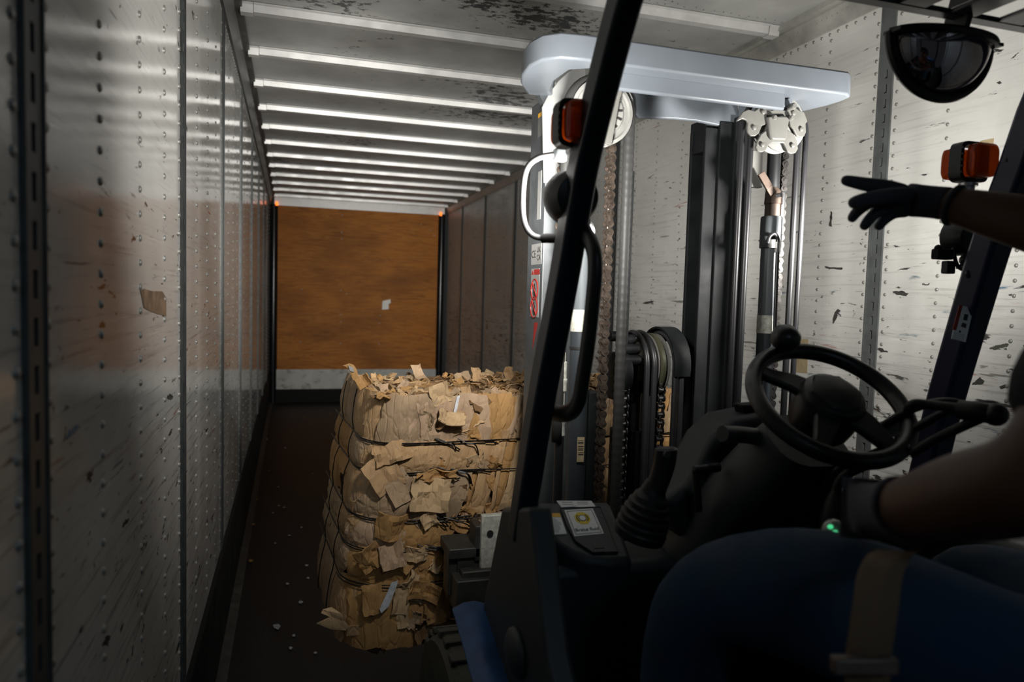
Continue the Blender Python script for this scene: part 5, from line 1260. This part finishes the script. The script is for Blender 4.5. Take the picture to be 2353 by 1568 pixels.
# head details
hc = V((1.277, .525, 1.855))
b = MB(); b.ball(hc + V((0, -.012, .035)), .098, 20, (.92, 1.02, .80)); b.build('hair', M['hair'], per)
for s in (-1, 1):
    b = MB(); b.ball(hc + V((.033 * s, .077, .008)), .013, 10); b.build('eye', M['eye'], per); b = MB(); b.ball(hc + V((.033 * s, .088, .008)), .0065, 8); b.build('iris', M['hair'], per)
    b = MB(); b.ball(hc + V((.088 * s, -.005, -.005)), .03, 10, (.35, .7, 1.1)); b.build('ear', M['skin'], per)
b = MB(); b.loft([[hc + V((x * w, .072 + d, z)) for x, d in ((-1, 0), (0, h), (1, 0))] for z, w, h in ((.012, .007, .012), (-.012, .011, .026), (-.03, .016, .034), (-.036, .012, .012))]); b.build('nose', M['skin'], per)
b = MB(); b.ball(hc + V((0, .080, -.056)), .02, 10, (1.1, .5, .3)); b.build('mouth', mat('lips', (.10, .035, .03), .4), per)
# gloves: palm and five fingers each, grown as one surface per finger row
def glove(wr, el, palm_c, chains, cuff_r, lab, pr):
    d = (wr - el).normalized()
    nodes = {'c0': (wr - d * .022, cuff_r), 'c1': (wr + d * .012, cuff_r * .93), 'p': (palm_c, pr)}
    edges = [('c0', 'c1'), ('c1', 'p')]
    vs, fs = skinned(nodes, edges, 'c1', 2); b = MB(); b.add(vs, fs)
    for ci, ch in enumerate(chains):
        nn = {}; ee = []
        for i, (p, r) in enumerate(ch):
            nn[i] = (p, r)
            if i: ee.append((i - 1, i))
        v2, f2 = skinned(nn, ee, 0, 2); b.add(v2, f2)
    g = b.build('glove', M['glove'], per, angle=3, label=lab)
    b = MB(); c = wr - d * .03; a = d.orthogonal().normalized(); e = d.cross(a)
    b.tube([c + (a * math.cos(t) + e * math.sin(t)) * cuff_r * .96 for t in [2 * math.pi * i / 20 for i in range(20)]], .0045, 8, closed=True); b.build('glove_cuff', M['glove'], g, angle=3)
    return g
D = 1.21
chR = [  # index, middle, ring, little, thumb
    [(PD(2085, 452, D), .020), (PD(2040, 432, D), .0150), (PD(1990, 424, D - .005), .0125), (PD(1955, 417, D - .01), .0105), (PD(1932, 412, D - .012), .0088)],
    [(PD(2085, 462, D), .020), (PD(2035, 456, D - .01), .0150), (PD(1992, 468, D - .018), .0130), (PD(1963, 492, D - .015), .0118), (PD(1952, 512, D - .008), .0095)],
    [(PD(2090, 470, D), .020), (PD(2045, 472, D - .005), .0150), (PD(2008, 492, D - .01), .0130), (PD(1989, 515, D - .01), .0115), (PD(1980, 529, D - .005), .0090)],
    [(PD(2095, 480, D), .018), (PD(2058, 486, D + .005), .0140), (PD(2034, 503, D), .0120), (PD(2020, 519, D), .0105), (PD(2014, 528, D), .0085)],
    [(PD(2095, 450, D - .01), .018), (PD(2050, 450, D - .035), .0165), (PD(2005, 455, D - .05), .0145), (PD(1968, 463, D - .055), .0128), (PD(1950, 472, D - .055), .0105)]]
chR = [chR[0]] + [[c[0]] + [(p, r * .80) for p, r in c[1:]] for c in chR[1:4]] + [[(p, r * .88) for p, r in chR[4]]]
glove(wrR, elR, PD(2088, 460, D), chR, .0315, 'dark grey glove of the pointing hand', .034)
D2 = .93
chL_ = [
    [(PD(2010, 1165, D2 - .03), .024), (PD(1985, 1150, D2), .0165), (PD(1962, 1165, D2 + .03), .0145), (PD(1952, 1190, D2 + .04), .0125), (PD(1950, 1212, D2 + .035), .010)],
    [(PD(2010, 1175, D2 - .04), .024), (PD(1988, 1160, D2 - .015), .0165), (PD(1968, 1172, D2 + .005), .0145), (PD(1958, 1198, D2 + .01), .0125), (PD(1957, 1220, D2 + .005), .010)],
    [(PD(2012, 1185, D2 - .05), .022), (PD(1992, 1172, D2 - .03), .0160), (PD(1974, 1184, D2 - .02), .0140), (PD(1965, 1206, D2 - .015), .0120), (PD(1965, 1225, D2 - .02), .0095)],
    [(PD(2015, 1195, D2 - .06), .020), (PD(1997, 1187, D2 - .05), .0145), (PD(1984, 1200, D2 - .045), .0125), (PD(1978, 1218, D2 - .04), .0110), (PD(1978, 1232, D2 - .045), .009)],
    [(PD(2020, 1150, D2 - .02), .020), (PD(2005, 1135, D2 + .01), .0165), (PD(1985, 1132, D2 + .04), .0145), (PD(1968, 1142, D2 + .06), .0120), (PD(1958, 1156, D2 + .065), .010)]]
glove(wrL, elL, PD(2008, 1172, .90), chL_, .0360, 'grey glove of the hand resting by the thigh', .038)
# tan webbing hanging over the hip
sp2 = catmull([PD(a, c, d) for a, c, d in ((2075, 1268, .80), (2050, 1285, .775), (2030, 1330, .765), (2020, 1400, .76), (2010, 1470, .76), (2003, 1520, .765), (2000, 1600, .78))], 5)
b = MB(); b.loft([[p + AX * (.024 * s) + AF * (.003 * t + .006 * abs(s)) for s, t in ((-1, 0), (0, -1), (1, 0), (1, 1), (0, 0), (-1, 1))] for p in sp2]); sb = b.build('waist_strap', M['strap'], per, angle=.6, label='tan webbing strap hanging at the hip')
b = MB(); b.obox(PD(1985, 1528, .76), AX * .034, AU * .009, AF * .008); b.build('buckle', M['copper'], sb, bevel=.003)
